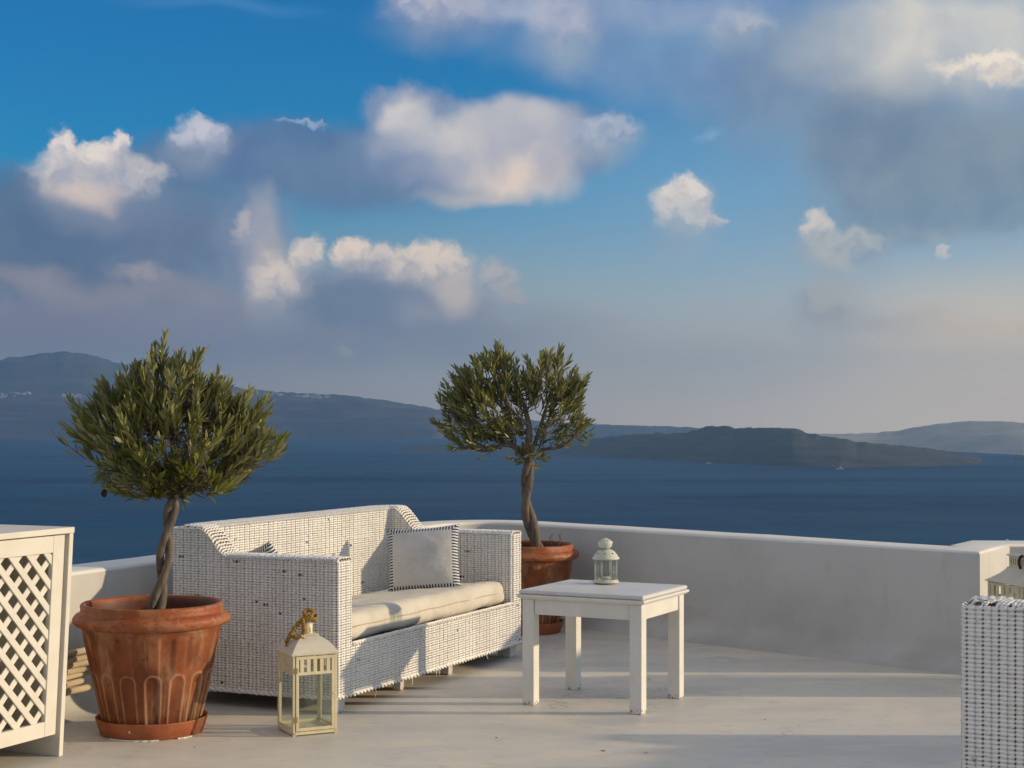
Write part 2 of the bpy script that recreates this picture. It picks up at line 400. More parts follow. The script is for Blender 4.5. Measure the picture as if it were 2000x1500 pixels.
def m_wicker():
    m, nt, b = mat('white painted wicker', rough=.5, spec=.35)
    p = objco(nt)
    c = mix_(nt, maprange(nt, noise_(nt, p, 6, 5, .6), .35, .7), (.88, .855, .81), (.80, .77, .72))
    c = mix_(nt, maprange(nt, noise_(nt, objco(nt, (1, 1, 1)), 70, 4, .7), .58, .72, 0, .55), c, (.36, .30, .23))
    c = mix_(nt, maprange(nt, noise_(nt, p, 22, 5, .7), .68, .74, 0, .9), c, (.16, .12, .08))
    nt.links.new(c, b.inputs['Base Color'])
    bump(nt, b, noise_(nt, p, 260, 2, .6), .25, .001)
    return m
def m_terracotta():
    m, nt, b = mat('weathered terracotta', rough=.62, spec=.35)
    p = objco(nt)
    c = mix_(nt, maprange(nt, noise_(nt, p, 7, 6, .62), .32, .68), (.27, .075, .022), (.135, .038, .013))
    # pale lime bloom: streaks and patches, strongest on raised edges
    bl = noise_(nt, objco(nt, (1, 1, .35)), 9, 7, .68)
    at = nt.nodes.new('ShaderNodeAttribute'); at.attribute_name = 'var'
    f = maprange(nt, math_(nt, 'ADD', bl, math_(nt, 'MULTIPLY', at.outputs['Fac'], .28)), .48, .78, 0, .8)
    c = mix_(nt, f, c, (.42, .235, .13))
    c = mix_(nt, maprange(nt, noise_(nt, p, 26, 5, .65), .60, .68, 0, .75), c, (.10, .028, .012))
    nt.links.new(c, b.inputs['Base Color'])
    n1 = bump(nt, b, noise_(nt, p, 22, 6, .65), .35, .006)
    bump(nt, b, noise_(nt, p, 160, 3, .6), .2, .0015, n1)
    return m
def m_rim():
    m, nt, b = mat('flaking terracotta rim', rough=.55, spec=.4)
    p = objco(nt)
    n0 = noise_(nt, objco(nt, (1, 1, 1.8)), 8.5, 7, .62)
    pk = maprange(nt, n0, .485, .50)
    base = mix_(nt, noise_(nt, p, 12, 5, .6), (.37, .095, .022), (.22, .052, .014))
    skin = mix_(nt, maprange(nt, noise_(nt, p, 15, 6, .65), .35, .7), (.36, .135, .058), (.25, .09, .038))
    c = mix_(nt, pk, base, skin)
    c = mix_(nt, maprange(nt, noise_(nt, p, 30, 5, .65), .62, .70, 0, .7), c, (.10, .028, .012))
    nt.links.new(c, b.inputs['Base Color'])
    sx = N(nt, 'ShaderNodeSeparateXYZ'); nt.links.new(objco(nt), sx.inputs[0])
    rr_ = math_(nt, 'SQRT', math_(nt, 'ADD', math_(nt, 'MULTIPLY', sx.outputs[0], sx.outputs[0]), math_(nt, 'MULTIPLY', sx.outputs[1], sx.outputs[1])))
    inner_dark = math_(nt, 'MULTIPLY', math_(nt, 'LESS_THAN', rr_, .2615), maprange(nt, math_(nt, 'ADD', sx.outputs[2], math_(nt, 'MULTIPLY', noise_(nt, p, 9, 4, .6), .03)), .515, .49))  # darker brown on the inner wall below the lip
    c = mix_(nt, math_(nt, 'MULTIPLY', inner_dark, .85), c, (.075, .022, .010))
    nt.links.new(c, b.inputs['Base Color'])
    n1 = bump(nt, b, pk, .5, .004)
    bump(nt, b, noise_(nt, p, 40, 5, .6), .25, .004, n1)
    return m
def m_saucer():
    m, nt, b = mat('terracotta saucer', rough=.6, spec=.35)
    p = objco(nt)
    c = mix_(nt, maprange(nt, noise_(nt, p, 10, 5, .6), .35, .7), (.40, .125, .050), (.29, .082, .034))
    c = mix_(nt, maprange(nt, noise_(nt, p, 40, 3, .6), .72, .76), c, (.7, .6, .5))
    nt.links.new(c, b.inputs['Base Color'])
    bump(nt, b, noise_(nt, p, 30, 5, .6), .25, .004)
    return m
def m_leaf(use_obj):
    m, nt, b = mat('olive leaf single' if use_obj else 'olive leaf', rough=.42, spec=.5)
    if use_obj:
        oi = nt.nodes.new('ShaderNodeObjectInfo'); r = oi.outputs['Random']
    else:
        at = nt.nodes.new('ShaderNodeAttribute'); at.attribute_name = 'var'; r = at.outputs['Fac']
    top = mix_(nt, r, (.055, .070, .013), (.31, .31, .055))
    yel = maprange(nt, r, .90, .97)
    top = mix_(nt, yel, top, (.26, .20, .045))
    under = mix_(nt, r, (.20, .20, .09), (.42, .39, .20))
    g = nt.nodes.new('ShaderNodeNewGeometry')
    c = mix_(nt, g.outputs['Backfacing'], top, under)
    nt.links.new(c, b.inputs['Base Color'])
    b.inputs['Transmission Weight'].default_value = 0.0
    tr = nt.nodes.new('ShaderNodeBsdfTranslucent'); nt.links.new(mix_(nt, .5, c, (.16, .20, .02)), tr.inputs[0])
    mx = nt.nodes.new('ShaderNodeMixShader'); mx.inputs[0].default_value = .28
    out = nt.nodes['Material Output']
    nt.links.new(b.outputs[0], mx.inputs[1]); nt.links.new(tr.outputs[0], mx.inputs[2]); nt.links.new(mx.outputs[0], out.inputs[0])
    return m
def m_bark():
    m, nt, b = mat('olive bark', rough=.85, spec=.2)
    p = objco(nt, (1, 1, .35))
    c = mix_(nt, maprange(nt, noise_(nt, p, 40, 6, .65), .35, .68), (.19, .155, .12), (.095, .072, .055))
    nt.links.new(c, b.inputs['Base Color'])
    bump(nt, b, noise_(nt, p, 70, 6, .7), .6, .005)
    return m
def m_fabric(name, c0, c1, weave=900):
    m, nt, b = mat(name, rough=.9, spec=.15)
    p = objco(nt)
    c = mix_(nt, maprange(nt, noise_(nt, p, 7, 6, .6), .35, .68), c0, c1)
    c = mix_(nt, maprange(nt, noise_(nt, p, 19, 6, .7), .60, .72, 0, .35), c, (.44, .36, .26))
    nt.links.new(c, b.inputs['Base Color'])
    n1 = bump(nt, b, noise_(nt, objco(nt, (2.0, .6, 1)), 10, 5, .6), .35, .02)
    bump(nt, b, noise_(nt, p, weave, 1, .5), .15, .0006, n1)
    b.inputs['Sheen Weight'].default_value = .1
    return m
def m_pillow():
    m, nt, b = mat('pillow cloth striped border', rough=.9, spec=.15)
    tc = nt.nodes.new('ShaderNodeTexCoord'); s = nt.nodes.new('ShaderNodeSeparateXYZ'); nt.links.new(tc.outputs['Object'], s.inputs[0])
    ax = math_(nt, 'ABSOLUTE', s.outputs[0]); az = math_(nt, 'ABSOLUTE', s.outputs[2])
    # pillow half sizes .19 x .175
    axn = math_(nt, 'DIVIDE', ax, .190); azn = math_(nt, 'DIVIDE', az, .172)
    edge = math_(nt, 'GREATER_THAN', math_(nt, 'MAXIMUM', axn, azn), .81)
    which = math_(nt, 'GREATER_THAN', axn, azn)
    k = 2 * math.pi / .0152
    sx = math_(nt, 'SINE', math_(nt, 'MULTIPLY', s.outputs[0], k)); sz = math_(nt, 'SINE', math_(nt, 'MULTIPLY', s.outputs[2], k))
    st = nt.nodes.new('ShaderNodeMix'); nt.links.new(which, st.inputs[0]); nt.links.new(sx, st.inputs[2]); nt.links.new(sz, st.inputs[3])
    f = maprange(nt, st.outputs[0], -.1, .1)
    c = mix_(nt, maprange(nt, noise_(nt, tc.outputs['Object'], 9, 5, .6), .35, .7), (.60, .585, .55), (.52, .50, .465))
    cs = mix_(nt, f, (.66, .65, .62), (.035, .048, .10))
    c = mix_(nt, edge, c, cs)
    nt.links.new(c, b.inputs['Base Color'])
    n1 = bump(nt, b, noise_(nt, objco(nt, (1, 1, 2)), 11, 5, .6), .4, .015)
    bump(nt, b, noise_(nt, tc.outputs['Object'], 700, 1, .5), .15, .0006, n1)
    return m
def m_lantern(name, c0, rust=(.42, .22, .05)):
    m, nt, b = mat(name, rough=.45, spec=.4)
    p = objco(nt)
    c = mix_(nt, maprange(nt, noise_(nt, p, 16, 5, .6), .3, .7), c0, tuple(x * .86 for x in c0))
    c = mix_(nt, maprange(nt, noise_(nt, p, 45, 6, .7), .60, .72, 0, .65), c, rust)
    nt.links.new(c, b.inputs['Base Color'])
    bump(nt, b, noise_(nt, p, 60, 4, .6), .15, .001)
    return m
def m_rust():
    m, nt, b = mat('rust line', rough=.8, spec=.2)
    p = objco(nt)
    nt.links.new(mix_(nt, noise_(nt, p, 50, 5, .6), (.44, .27, .08), (.26, .13, .03)), b.inputs['Base Color'])
    return m
def m_glass(name='lantern glass', tint=(.95, .975, .955)):
    m = bpy.data.materials.new(name); m.use_nodes = True; nt = m.node_tree; nt.nodes.clear()
    o = nt.nodes.new('ShaderNodeOutputMaterial'); t = nt.nodes.new('ShaderNodeBsdfTransparent'); t.inputs[0].default_value = (*tint, 1)
    g = nt.nodes.new('ShaderNodeBsdfGlossy'); g.inputs['Roughness'].default_value = .03
    d = nt.nodes.new('ShaderNodeBsdfDiffuse'); d.inputs[0].default_value = (.5, .55, .48, 1)
    fr = nt.nodes.new('ShaderNodeLayerWeight'); fr.inputs['Blend'].default_value = .5
    ff = maprange(nt, math_(nt, 'POWER', fr.outputs['Facing'], 3.0), 0, 1, .03, .40, 'LINEAR')
    m1 = nt.nodes.new('ShaderNodeMixShader'); m2 = nt.nodes.new('ShaderNodeMixShader')
    nt.links.new(ff, m1.inputs[0]); nt.links.new(t.outputs[0], m1.inputs[1]); nt.links.new(g.outputs[0], m1.inputs[2])
    nt.links.new(maprange(nt, noise_(nt, objco(nt), 14, 4, .6),   .4, .8, .0, .05, 'LINEAR'), m2.inputs[0])
    nt.links.new(m1.outputs[0], m2.inputs[1]); nt.links.new(d.outputs[0], m2.inputs[2]); nt.links.new(m2.outputs[0], o.inputs[0])
    return m
def m_simple(name, c0, c1, scale=20, rough=.8, bstr=.3, bd=.004, st=(1, 1, 1)):
    m, nt, b = mat(name, rough=rough, spec=.25)
    p = objco(nt, st)
    nt.links.new(mix_(nt, maprange(nt, noise_(nt, p, scale, 6, .62), .35, .68), c0, c1), b.inputs['Base Color'])
    bump(nt, b, noise_(nt, p, scale * 2.5, 5, .65), bstr, bd)
    return m
def m_sea():
    m = bpy.data.materials.new('sea water'); m.use_nodes = True; nt = m.node_tree; nt.nodes.clear()
    o = nt.nodes.new('ShaderNodeOutputMaterial'); d = nt.nodes.new('ShaderNodeBsdfDiffuse'); g = nt.nodes.new('ShaderNodeBsdfGlossy')
    n1 = noise_(nt, geopos(nt, (.00035, .0016, 1)), 1.0, 5, .6)
    n2 = noise_(nt, geopos(nt, (.0012, .0026, 1)), 1.0, 7, .66)
    n3 = noise_(nt, geopos(nt, (.010, .0085, 1)), 1.0, 5, .68)
    c = mix_(nt, maprange(nt, n1, .40, .60), (.0025, .024, .072), (.008, .056, .118))
    c = mix_(nt, maprange(nt, n2, .40, .66, 0, .6), c, (.002, .026, .066))
    nt.links.new(c, d.inputs[0])
    c = mix_(nt, maprange(nt, n3, .50, .68, 0, .55), c, (.010, .068, .150))
    nt.links.new(c, d.inputs[0])
    g.inputs[0].default_value = (.80, .92, 1.0, 1); g.inputs['Roughness'].default_value = .30
    mx = nt.nodes.new('ShaderNodeMixShader')
    nt.links.new(maprange(nt, n2, .3, .7, .05, .13, 'LINEAR'), mx.inputs[0])
    nt.links.new(d.outputs[0], mx.inputs[1]); nt.links.new(g.outputs[0], mx.inputs[2]); nt.links.new(mx.outputs[0], o.inputs[0])
    b = nt.nodes.new('ShaderNodeBump'); b.inputs['Strength'].default_value = .5; b.inputs['Distance'].default_value = 3.0
    nt.links.new(noise_(nt, geopos(nt, (.016, .014, .03)), 1.0, 6, .68), b.inputs['Height'])
    nt.links.new(b.outputs[0], g.inputs['Normal'])
    return m
def m_rock(name, c0, c1, c2, sc=1.0):
    m, nt, b = mat(name, rough=.95, spec=.1)
    c = mix_(nt, maprange(nt, noise_(nt, geopos(nt, (.004 * sc, .004 * sc, .008 * sc)), 1.0, 7, .65), .35, .66), c0, c1)
    c = mix_(nt, maprange(nt, noise_(nt, geopos(nt, (.0012 * sc, .0012 * sc, .03 * sc)), 1.0, 6, .6), .48, .66, 0, .8), c, c2)
    nt.links.new(c, b.inputs['Base Color'])
    bump(nt, b, noise_(nt, geopos(nt, (.010, .010, .012)), 1.0, 7, .65), .6, 25)
    return m

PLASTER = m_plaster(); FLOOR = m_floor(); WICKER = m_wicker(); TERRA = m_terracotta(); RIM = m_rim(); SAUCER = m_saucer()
LEAF = m_leaf(False); LEAF1 = m_leaf(True); BARK = m_bark()
CORE = m_simple('hollow shade brown', (.38, .33, .27), (.26, .22, .18), 40)  # brown that stands in for the darkness of hollows
CUSHION = m_fabric('cream canvas', (.66, .61, .52), (.58, .53, .445))
PIPING = m_fabric('canvas piping', (.52, .44, .33), (.44, .37, .27))
PILLOW = m_pillow()
CABPAINT = m_paint('ivory cabinet paint', (.72, .68, .60), (.66, .62, .54), 6, ((.40, .34, .25), .72, .76))
CABDARK = m_simple('cabinet inside', (.55, .52, .43), (.46, .43, .36), 8)
TABLEP = m_footwear('white table paint', (.76, .74, .69), (.69, .67, .62), (.16, .10, .06), .045)
TABLETOP = m_paint('table top slab', (.70, .68, .66), (.62, .60, .58), 5, None, .4)
LEGP = m_footwear('sofa leg paint', (.62, .60, .57), (.54, .52, .48), (.22, .12, .07), .03)
LANT = m_lantern('cream lantern enamel', (.70, .625, .42))
LANTW = m_lantern('white lantern enamel', (.64, .64, .54))
LANTR = m_simple('lantern roof enamel', (.66, .61, .50), (.58, .53, .43), 12, .5, .1)
RUST = m_rust(); GLASS = m_glass(); ROPE = m_simple('yellow rope', (.42, .25, .055), (.24, .13, .025), 60, .9, .8, .004)
BRONZE = m_simple('dark bronze ring', (.05, .025, .015), (.02, .012, .01), 30, .35)
SOIL = m_simple('dark potting soil', (.05, .026, .014), (.022, .012, .008), 40, .95, .9, .012)
DRIFT = m_simple('bleached driftwood', (.52, .43, .31), (.36, .29, .21), 14, .9, .6, .005, (1, .3, 1))
WAX = m_simple('white wax', (.75, .74, .68), (.66, .64, .58), 14, .4, .05)
PETAL = m_simple('yellow petals', (.62, .36, .03), (.42, .20, .02), 60, .7)
WEED = m_simple('weed stem', (.16, .17, .035), (.09, .10, .02), 60, .7)
OLIVE = m_simple('ripe olive skin', (.022, .008, .010), (.012, .006, .008), 30, .3, .05)
DRY = m_simple('dry leaf litter', (.12, .075, .04), (.06, .04, .025), 60, .9)
SEA = m_sea()
ROCK1 = m_rock('caldera cliff rock', (.060, .050, .046), (.12, .095, .08), (.16, .12, .10))
ROCK2 = m_rock('dark lava rock', (.045, .050, .042), (.075, .075, .060), (.10, .09, .07), 2)
ROCK3 = m_rock('hazy ridge scrub', (.07, .075, .06), (.12, .11, .09), (.15, .13, .11))
ROCK4 = m_rock('haze-paled headland rock', (.36, .34, .28), (.46, .42, .35), (.50, .45, .38))  # haze over the headland is put into its pale rock colour
HOUSE = m_simple('whitewashed house', (.50, .47, .44), (.40, .38, .36), .05, .9, 0)

E_ = Vector((.413, .911, 0)).normalized(); D_ = Vector((-.911, .413, 0)).normalized()
TH = math.atan2(E_.y, E_.x)
F_ = 3140.0
SEAZ = -150.0

# ---------------------------------------------------------------- sea, land, far shores
def sea():
    xs = [-16000, -12000, -4000, 0, 4000, 12000, 16000]
    ys = [-16000, -8000, 0, 2000, 5000, 9000, 13000, 16000]
    v = [(x, y, SEAZ) for y in ys for x in xs]; n = len(xs)
    f = [(j * n + i, j * n + i + 1, (j + 1) * n + i + 1, (j + 1) * n + i) for j in range(len(ys) - 1) for i in range(n - 1)]
    mb = MB(); mb.add(v, f)
    tag(mb.build('sea', SEA), kind='structure')
sea()

def land(name, prof, shore, depth, material, seed, rough=.10, cliff=.5, cols=240, rows=26, back=2.2, relief=.05):
    """a land mass: prof = [(bearing, rise)] of its skyline, shore = [(bearing, distance)] of its waterline;
       bearings are X/Y ratios, rise is height over eye level per metre of distance at the ridge"""
    pb = [p[0] for p in prof]; pr = [p[1] for p in prof]
    sb = [p[0] for p in shore]; sd_ = [p[1] for p in shore]
    V = []; mb = MB()
    for i in range(cols + 1):
        b = pb[0] + (pb[-1] - pb[0]) * i / cols
        rise = np.interp(b, pb, pr); d0 = float(np.interp(b, sb, sd_))
        fine = mnoise.fractal(Vector((b * 160 + seed, seed, 0)), 1.0, 2.0, 5) * .0010 * rough * 10
        ridge = 1.25 + rise * (d0 + depth); lift = fine * (d0 + depth)
        H = max(ridge - SEAZ, -4)
        for j in range(rows + 1):
            t = j / rows * back
            y = d0 + t * depth
            wob = mnoise.fractal(Vector((b * d0 / 420 + seed, t * depth / 300, seed)), 1.0, 2.0, 5)
            if t <= 1:
                s = cliff * min(1, t * 3.2) ** .8 + (1 - cliff) * t
                env = math.sin(math.pi * min(1, t)) 
                z = SEAZ - 3 + (H + 3) * min(1, s + env * wob * relief) + lift * t ** 5
            else:
                z = lift * max(0, 1 - (t - 1) * 3) + SEAZ - 3 + (H + 3) * (1 - ((t - 1) / (back - 1)) ** 1.3) - (H) * .05 * abs(wob)
            yy = y + (wob * depth * .03 if 0 < t < 1 else 0)
            V.append((b * yy, yy, z))
    n = rows + 1
    f = [(i * n + j, (i + 1) * n + j, (i + 1) * n + j + 1, i * n + j + 1) for i in range(cols) for j in range(rows)]
    mb.add(V, f, True)
    o = mb.build(name, material); tag(o, kind='structure')
    return o
def PX(*pts):   # skyline points measured on the survey sheet: bearing and rise in 1/3140
    return [((x - 1000) / F_, (820 - y) / F_) for x, y in pts]
def SH(*pts):   # waterline points: bearing and the distance at which the sea lies that far below the horizon
    return [((x - 1000) / F_, 151.25 * F_ / (y - 820)) for x, y in pts]

cliff = land('cliff', PX((-2600, 856), (-2100, 835), (-1500, 800), (-900, 760), (-300, 768), (0, 768), (60, 765), (150, 771), (300, 766), (425, 748), (470, 757), (520, 763), (580, 767), (640, 769), (700, 774), (780, 786),
             (855, 798), (960, 812), (1060, 822), (1130, 827), (1200, 830), (1300, 832), (1380, 836), (1500, 842), (1650, 850)),
             SH((-2600, 857), (850, 857), (1100, 852), (1650, 852)), 700, ROCK1, 3.1, cliff=.72, cols=640, rows=34)
mountain = land('mountain', PX((-2300, 850), (-1600, 790), (-900, 740), (-300, 722), (-60, 707), (0, 702), (35, 694), (80, 691), (125, 684), (165, 689), (200, 700), (240, 711), (300, 728), (380, 742), (425, 749), (520, 768), (640, 785), (760, 800)),
                SH((-2300, 856.5), (760, 856.5)), 1150, ROCK3, 9.4, cliff=.1, cols=420, rows=20)
island = land('island', PX((760, 880), (772, 877), (800, 872), (850, 868), (900, 869), (1000, 872), (1080, 868), (1130, 860), (1190, 853), (1250, 847), (1340, 843), (1360, 839), (1380, 832), (1425, 831),
              (1436, 835), (1470, 834), (1545, 836), (1580, 846), (1600, 850), (1655, 858), (1672, 864), (1690, 862), (1740, 868), (1810, 873), (1850, 882), (1890, 890), (1915, 898), (1930, 908)),
              SH((760, 881), (850, 882), (1000, 885), (1150, 892), (1385, 903), (1550, 912), (1640, 914), (1800, 912), (1930, 908)), 620, ROCK2, 5.7, cliff=.25, relief=.02, cols=420, rows=30)
ridge = land('far_headland', PX((1440, 862), (1540, 851), (1600, 848), (1660, 846), (1700, 846), (1760, 840), (1800, 832), (1840, 826), (1900, 822), (1960, 822), (2000, 825), (2100, 832), (2300, 845), (2600, 850)),
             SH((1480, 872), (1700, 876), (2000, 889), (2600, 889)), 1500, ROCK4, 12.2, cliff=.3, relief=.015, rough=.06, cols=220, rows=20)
islet = land('islet', PX((1978, 897), (1984, 893), (2000, 890), (2040, 888), (2100, 899)), SH((1978, 899), (2100, 899)), 150, ROCK2, 2.2, cliff=.5, cols=40, rows=10)

def hillside():
    """the slope that carries the terrace down to the water"""
    mb = MB(); V = []; n = 41
    for i in range(n):
        x = -420 + 840 * i / (n - 1)
        for j in range(24):
            t = j / 23
            y0 = 12.5 if abs(x) < 30 else 12.5 - min(60, (abs(x) - 30) * .3)
            y = y0 + 190 * t
            z = -3.2 - 152 * t ** .9 + 9 * t * mnoise.fractal(Vector((x * .02, t * 4, 1)), 1, 2, 5)
            V.append((x, y, z))
    f = [(i * 24 + j, (i + 1) * 24 + j, (i + 1) * 24 + j + 1, i * 24 + j + 1) for i in range(n - 1) for j in range(23)]
    mb.add(V, f); tag(mb.build('hillside', ROCK1), kind='structure')
hillside()

# haze: one closed box of even, pale air round everything
hb = MB(); hb.box(-16500, 16500, -16500, 16500, SEAZ - 1 - 9.0, 660)
hm = bpy.data.materials.new('haze air'); hm.use_nodes = True; hm.node_tree.nodes.clear()
ho = hm.node_tree.nodes.new('ShaderNodeOutputMaterial'); hv = hm.node_tree.nodes.new('ShaderNodeVolumePrincipled')
hv.inputs['Color'].default_value = (.33, .56, .82, 1); hv.inputs['Density'].default_value = HAZE; hv.inputs['Anisotropy'].default_value = .65
hm.node_tree.links.new(hv.outputs[0], ho.inputs['Volume'])
tag(hb.build('haze', hm), 'pale blue haze in the air over the sea', 'haze', kind='stuff')

# ---------------------------------------------------------------- village on the cliff and boats
def house(x, y, z, w, d, h, first=[None]):
    if first[0] is None:
        mb = MB(); mb.box(-.5, .5, -.5, .5, -1.0, 1); mb.box(-.5, -.05, -.3, .45, 1.002, 1.35)
        mb.lathe([(0.0, 1.45), (.12, 1.4), (.2, 1.25), (.22, 1.002)], 10, True, (.25, 0))
        first[0] = mb.build('white_house', HOUSE)
        o = first[0]
    else:
        o = first[0].copy(); COL.objects.link(o)
    o.location = (x, y, z); o.scale = (w, d, h); o.rotation_euler = (0, 0, rnd.uniform(-.4, .4))
    return o
dg = bpy.context.evaluated_depsgraph_get(); dg.update()
def drop(o, x, y):
    ok, loc, nrm, idx = o.ray_cast(Vector((x, y, 3000)), Vector((0, 0, -1)))
    return loc.z if ok else None
for (b0, b1, n, lab, grp, ob, dmin, dmax) in (
        (515, 560, 9, 'tiny white house low on the clifftop just right of the near olive crown', 'white houses on the clifftop by the near tree', cliff, 13250, 13420),
        (570, 650, 20, 'tiny white house on the clifftop skyline left of the far olive tree', 'white houses along the clifftop skyline', cliff, 13280, 13420),
        (-5, 58, 22, 'tiny pale house of the village on the far left mountain slope', 'village houses at the far left', cliff, 13250, 13500),
        (120, 170, 16, 'tiny pale house on the plateau below the mountain peak', 'village houses below the mountain peak', cliff, 13250, 13500)):
    for k in range(n):
        b = (rnd.uniform(b0, b1) - 1000) / F_; y = rnd.uniform(dmin, dmax)
        z = drop(ob, b * y, y)
        if z is None: continue
        s = rnd.uniform(14, 34)
        h = house(b * y, y, z, s * rnd.uniform(.8, 1.5), s, rnd.uniform(5, 9))
        tag(h, lab, 'house', grp)

BOATW = m_simple('white boat hull', (.8, .8, .8), (.7, .7, .7), .5, .4, 0)
BOATD = m_simple('boat windows', (.03, .04, .05), (.02, .02, .03), .5, .2, 0)
WAKE = m_simple('wake foam', (.45, .5, .55), (.3, .38, .45), .2, .9, 0)
def boat(b, dist, L_, rz, label):
    t = empty('boat', (b * dist, dist, SEAZ), rz, label, 'boat')
    mb = MB(); sec = []
    for i in range(9):
        s = i / 8; x = (s - .5) * L_; w = L_ * .14 * (1 - max(0, (s - .55) / .45) ** 2) + .02; h = L_ * (.075 + .04 * s * s)
        sec += [(x, -w, h), (x, -w * .6, -.3), (x, w * .6, -.3), (x, w, h)]
    f = [(i * 4 + a, i * 4 + a + 1, (i + 1) * 4 + a + 1, (i + 1) * 4 + a) for i in range(8) for a in range(3)]
    f += [(i * 4 + 3, i * 4, (i + 1) * 4, (i + 1) * 4 + 3) for i in range(8)] + [(0, 3, 2, 1)]
    mb.add(sec, f); mb.build('hull', BOATW, t)
    mb = MB(); mb.box(-L_ * .3, L_ * .2, -L_ * .09, L_ * .09, L_ * .09, L_ * .17); mb.box(-L_ * .2, L_ * .08, -L_ * .07, L_ * .07, L_ * .17, L_ * .23)
    c = mb.build('cabin', BOATW, t)
    mb = MB(); mb.box(-L_ * .28, L_ * .18, -L_ * .092, L_ * .092, L_ * .115, L_ * .145); mb.build('window_band', BOATD, c)
    mb = MB(); mb.tube([(-L_ * .02, 0, L_ * .2), (-L_ * .02, 0, L_ * .5)], L_ * .01, 5); mb.build('mast', BOATW, t)
boat((1385 - 1000) / F_, 5560, 22, R(8), 'small white boat close under the middle of the dark island')
boat((1641 - 1000) / F_, 4900, 26, R(175), 'white boat with a mast before the right part of the dark island')
boat((1967 - 1000) / F_, 2020, 5, R(20), 'speck of a white boat on the water above the right parapet')
mb = MB(); mb.add([(0, 0, 0), (26, 1.5, 0), (60, 6, 0), (60, -2, 0), (26, -1, 0)], [(0, 1, 4), (1, 2, 3, 4)])
wk = mb.build('boat_wake', WAKE); wk.location = ((1641 - 1000) / F_ * 4900 + 11, 4898, SEAZ + .05)
tag(wk, 'thin pale wake trailing the boat with a mast', 'wake')

# ---------------------------------------------------------------- terrace floor and parapet
WH, WT = .60, .25
def wall_path():
    p = []
    def onL(y): return Vector((-1.87 + .45 * (y - 6.85), y, 0))
    c = Vector((-.267, 10.41, 0))
    dirL = Vector((.41, .911, 0)).normalized(); dirR = Vector((2.0, -1.92, 0)).normalized()
    a = c - dirL * .55; b = c + dirR * .55
    p.append(onL(-6.0)); p.append(onL(2.0)); p.append(onL(5.0)); p.append(onL(7.5))
    for k in range(13):
        t = k / 12
        p.append(a * (1 - t) ** 2 + c * 2 * t * (1 - t) + b * t * t)
    p += [Vector((1.3, 8.91, 0)), Vector((2.31, 7.94, 0)), Vector((2.61, 8.43, 0)), Vector((3.0, 8.42, 0)), Vector((3.35, 8.9, 0)), Vector((9.5, 8.9, 0))]
    return p
def parapet():
    p = wall_path()
    # profile: offset outward (o) and height (z): cove at the foot, soft arris at the top
    prof = [(-.150, -.004)]
    for k in range(1, 9):
        a = R(90) * k / 8; prof.append((-.135 + .135 * math.sin(a), .0005 + .135 * (1 - math.cos(a))))
    prof += [(0, .30), (0, WH - .02)]
    for k in range(1, 5):
        a = R(90) * k / 4; prof.append((.018 * (1 - math.cos(a)), WH - .018 + .018 * math.sin(a)))
    prof += [(WT * .5, WH + .003)]
    for k in range(0, 5):
        a = R(90) * k / 4; prof.append((WT - .018 + .018 * math.sin(a), WH - .018 + .018 * math.cos(a)))
    prof += [(WT, -3.5)]
    # densify path
    q = []
    for i in range(len(p) - 1):
        n = max(1, int((p[i + 1] - p[i]).length / .25))
        if (p[i + 1] - p[i]).length > 4: n = 6
        for k in range(n): q.append((p[i].lerp(p[i + 1], k / n), k == 0))
    q.append((p[-1], True)); pts = [a for a, _ in q]
    V = []
    for i, a in enumerate(pts):
        d0 = (a - pts[i - 1]).normalized() if i else (pts[1] - a).normalized()
        d1 = (pts[i + 1] - a).normalized() if i < len(pts) - 1 else d0
        n0 = Vector((-d0.y, d0.x, 0)); n1 = Vector((-d1.y, d1.x, 0))
        m = (n0 + n1).normalized(); m = m / max(.35, m.dot(n0))
        for (o, z) in prof:
            w = .006 * mnoise.fractal(Vector((a.x * 1.5, a.y * 1.5, z * 3)), 1, 2, 3) if z > .1 else 0
            r = a + m * (o + (w if o < .05 else 0)); V.append((r.x, r.y, z + (w * .8 if z > .5 else 0)))
    n = len(prof)
    f = [(i * n + j, (i + 1) * n + j, (i + 1) * n + j + 1, i * n + j + 1) for i in range(len(pts) - 1) for j in range(n - 1)]
    mb = MB(); mb.add(V, f, True)
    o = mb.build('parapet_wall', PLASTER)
    es = o.modifiers.new('split', 'EDGE_SPLIT'); es.split_angle = R(50)
    tag(o, 'low whitewashed terrace parapet curving round behind the sofa with a jog at the right', 'wall')
parapet()
def floor():
    p = wall_path()
    pts = [(a.x, a.y) for a in p]
    # push outline 5 cm outward under the wall
    out = []
    for i, a in enumerate(p):
        d0 = (a - p[i - 1]).normalized() if i else (p[1] - a).normalized()
        d1 = (p[i + 1] - a).normalized() if i < len(p) - 1 else d0
        m = (Vector((-d0.y, d0.x, 0)) + Vector((-d1.y, d1.x, 0))).normalized()
        out.append(a + m * .06)
    out += [Vector((9.5, -6, 0))]
    n = len(out)
    V = [(a.x, a.y, 0) for a in out] + [(a.x, a.y, -.3) for a in out]
    mb = MB(); mb.add(V, [tuple(reversed(range(n)))] + [(i, (i + 1) % n, n + (i + 1) % n, n + i) for i in range(n)])
    tag(mb.build('terrace_floor', FLOOR), kind='structure')
floor()

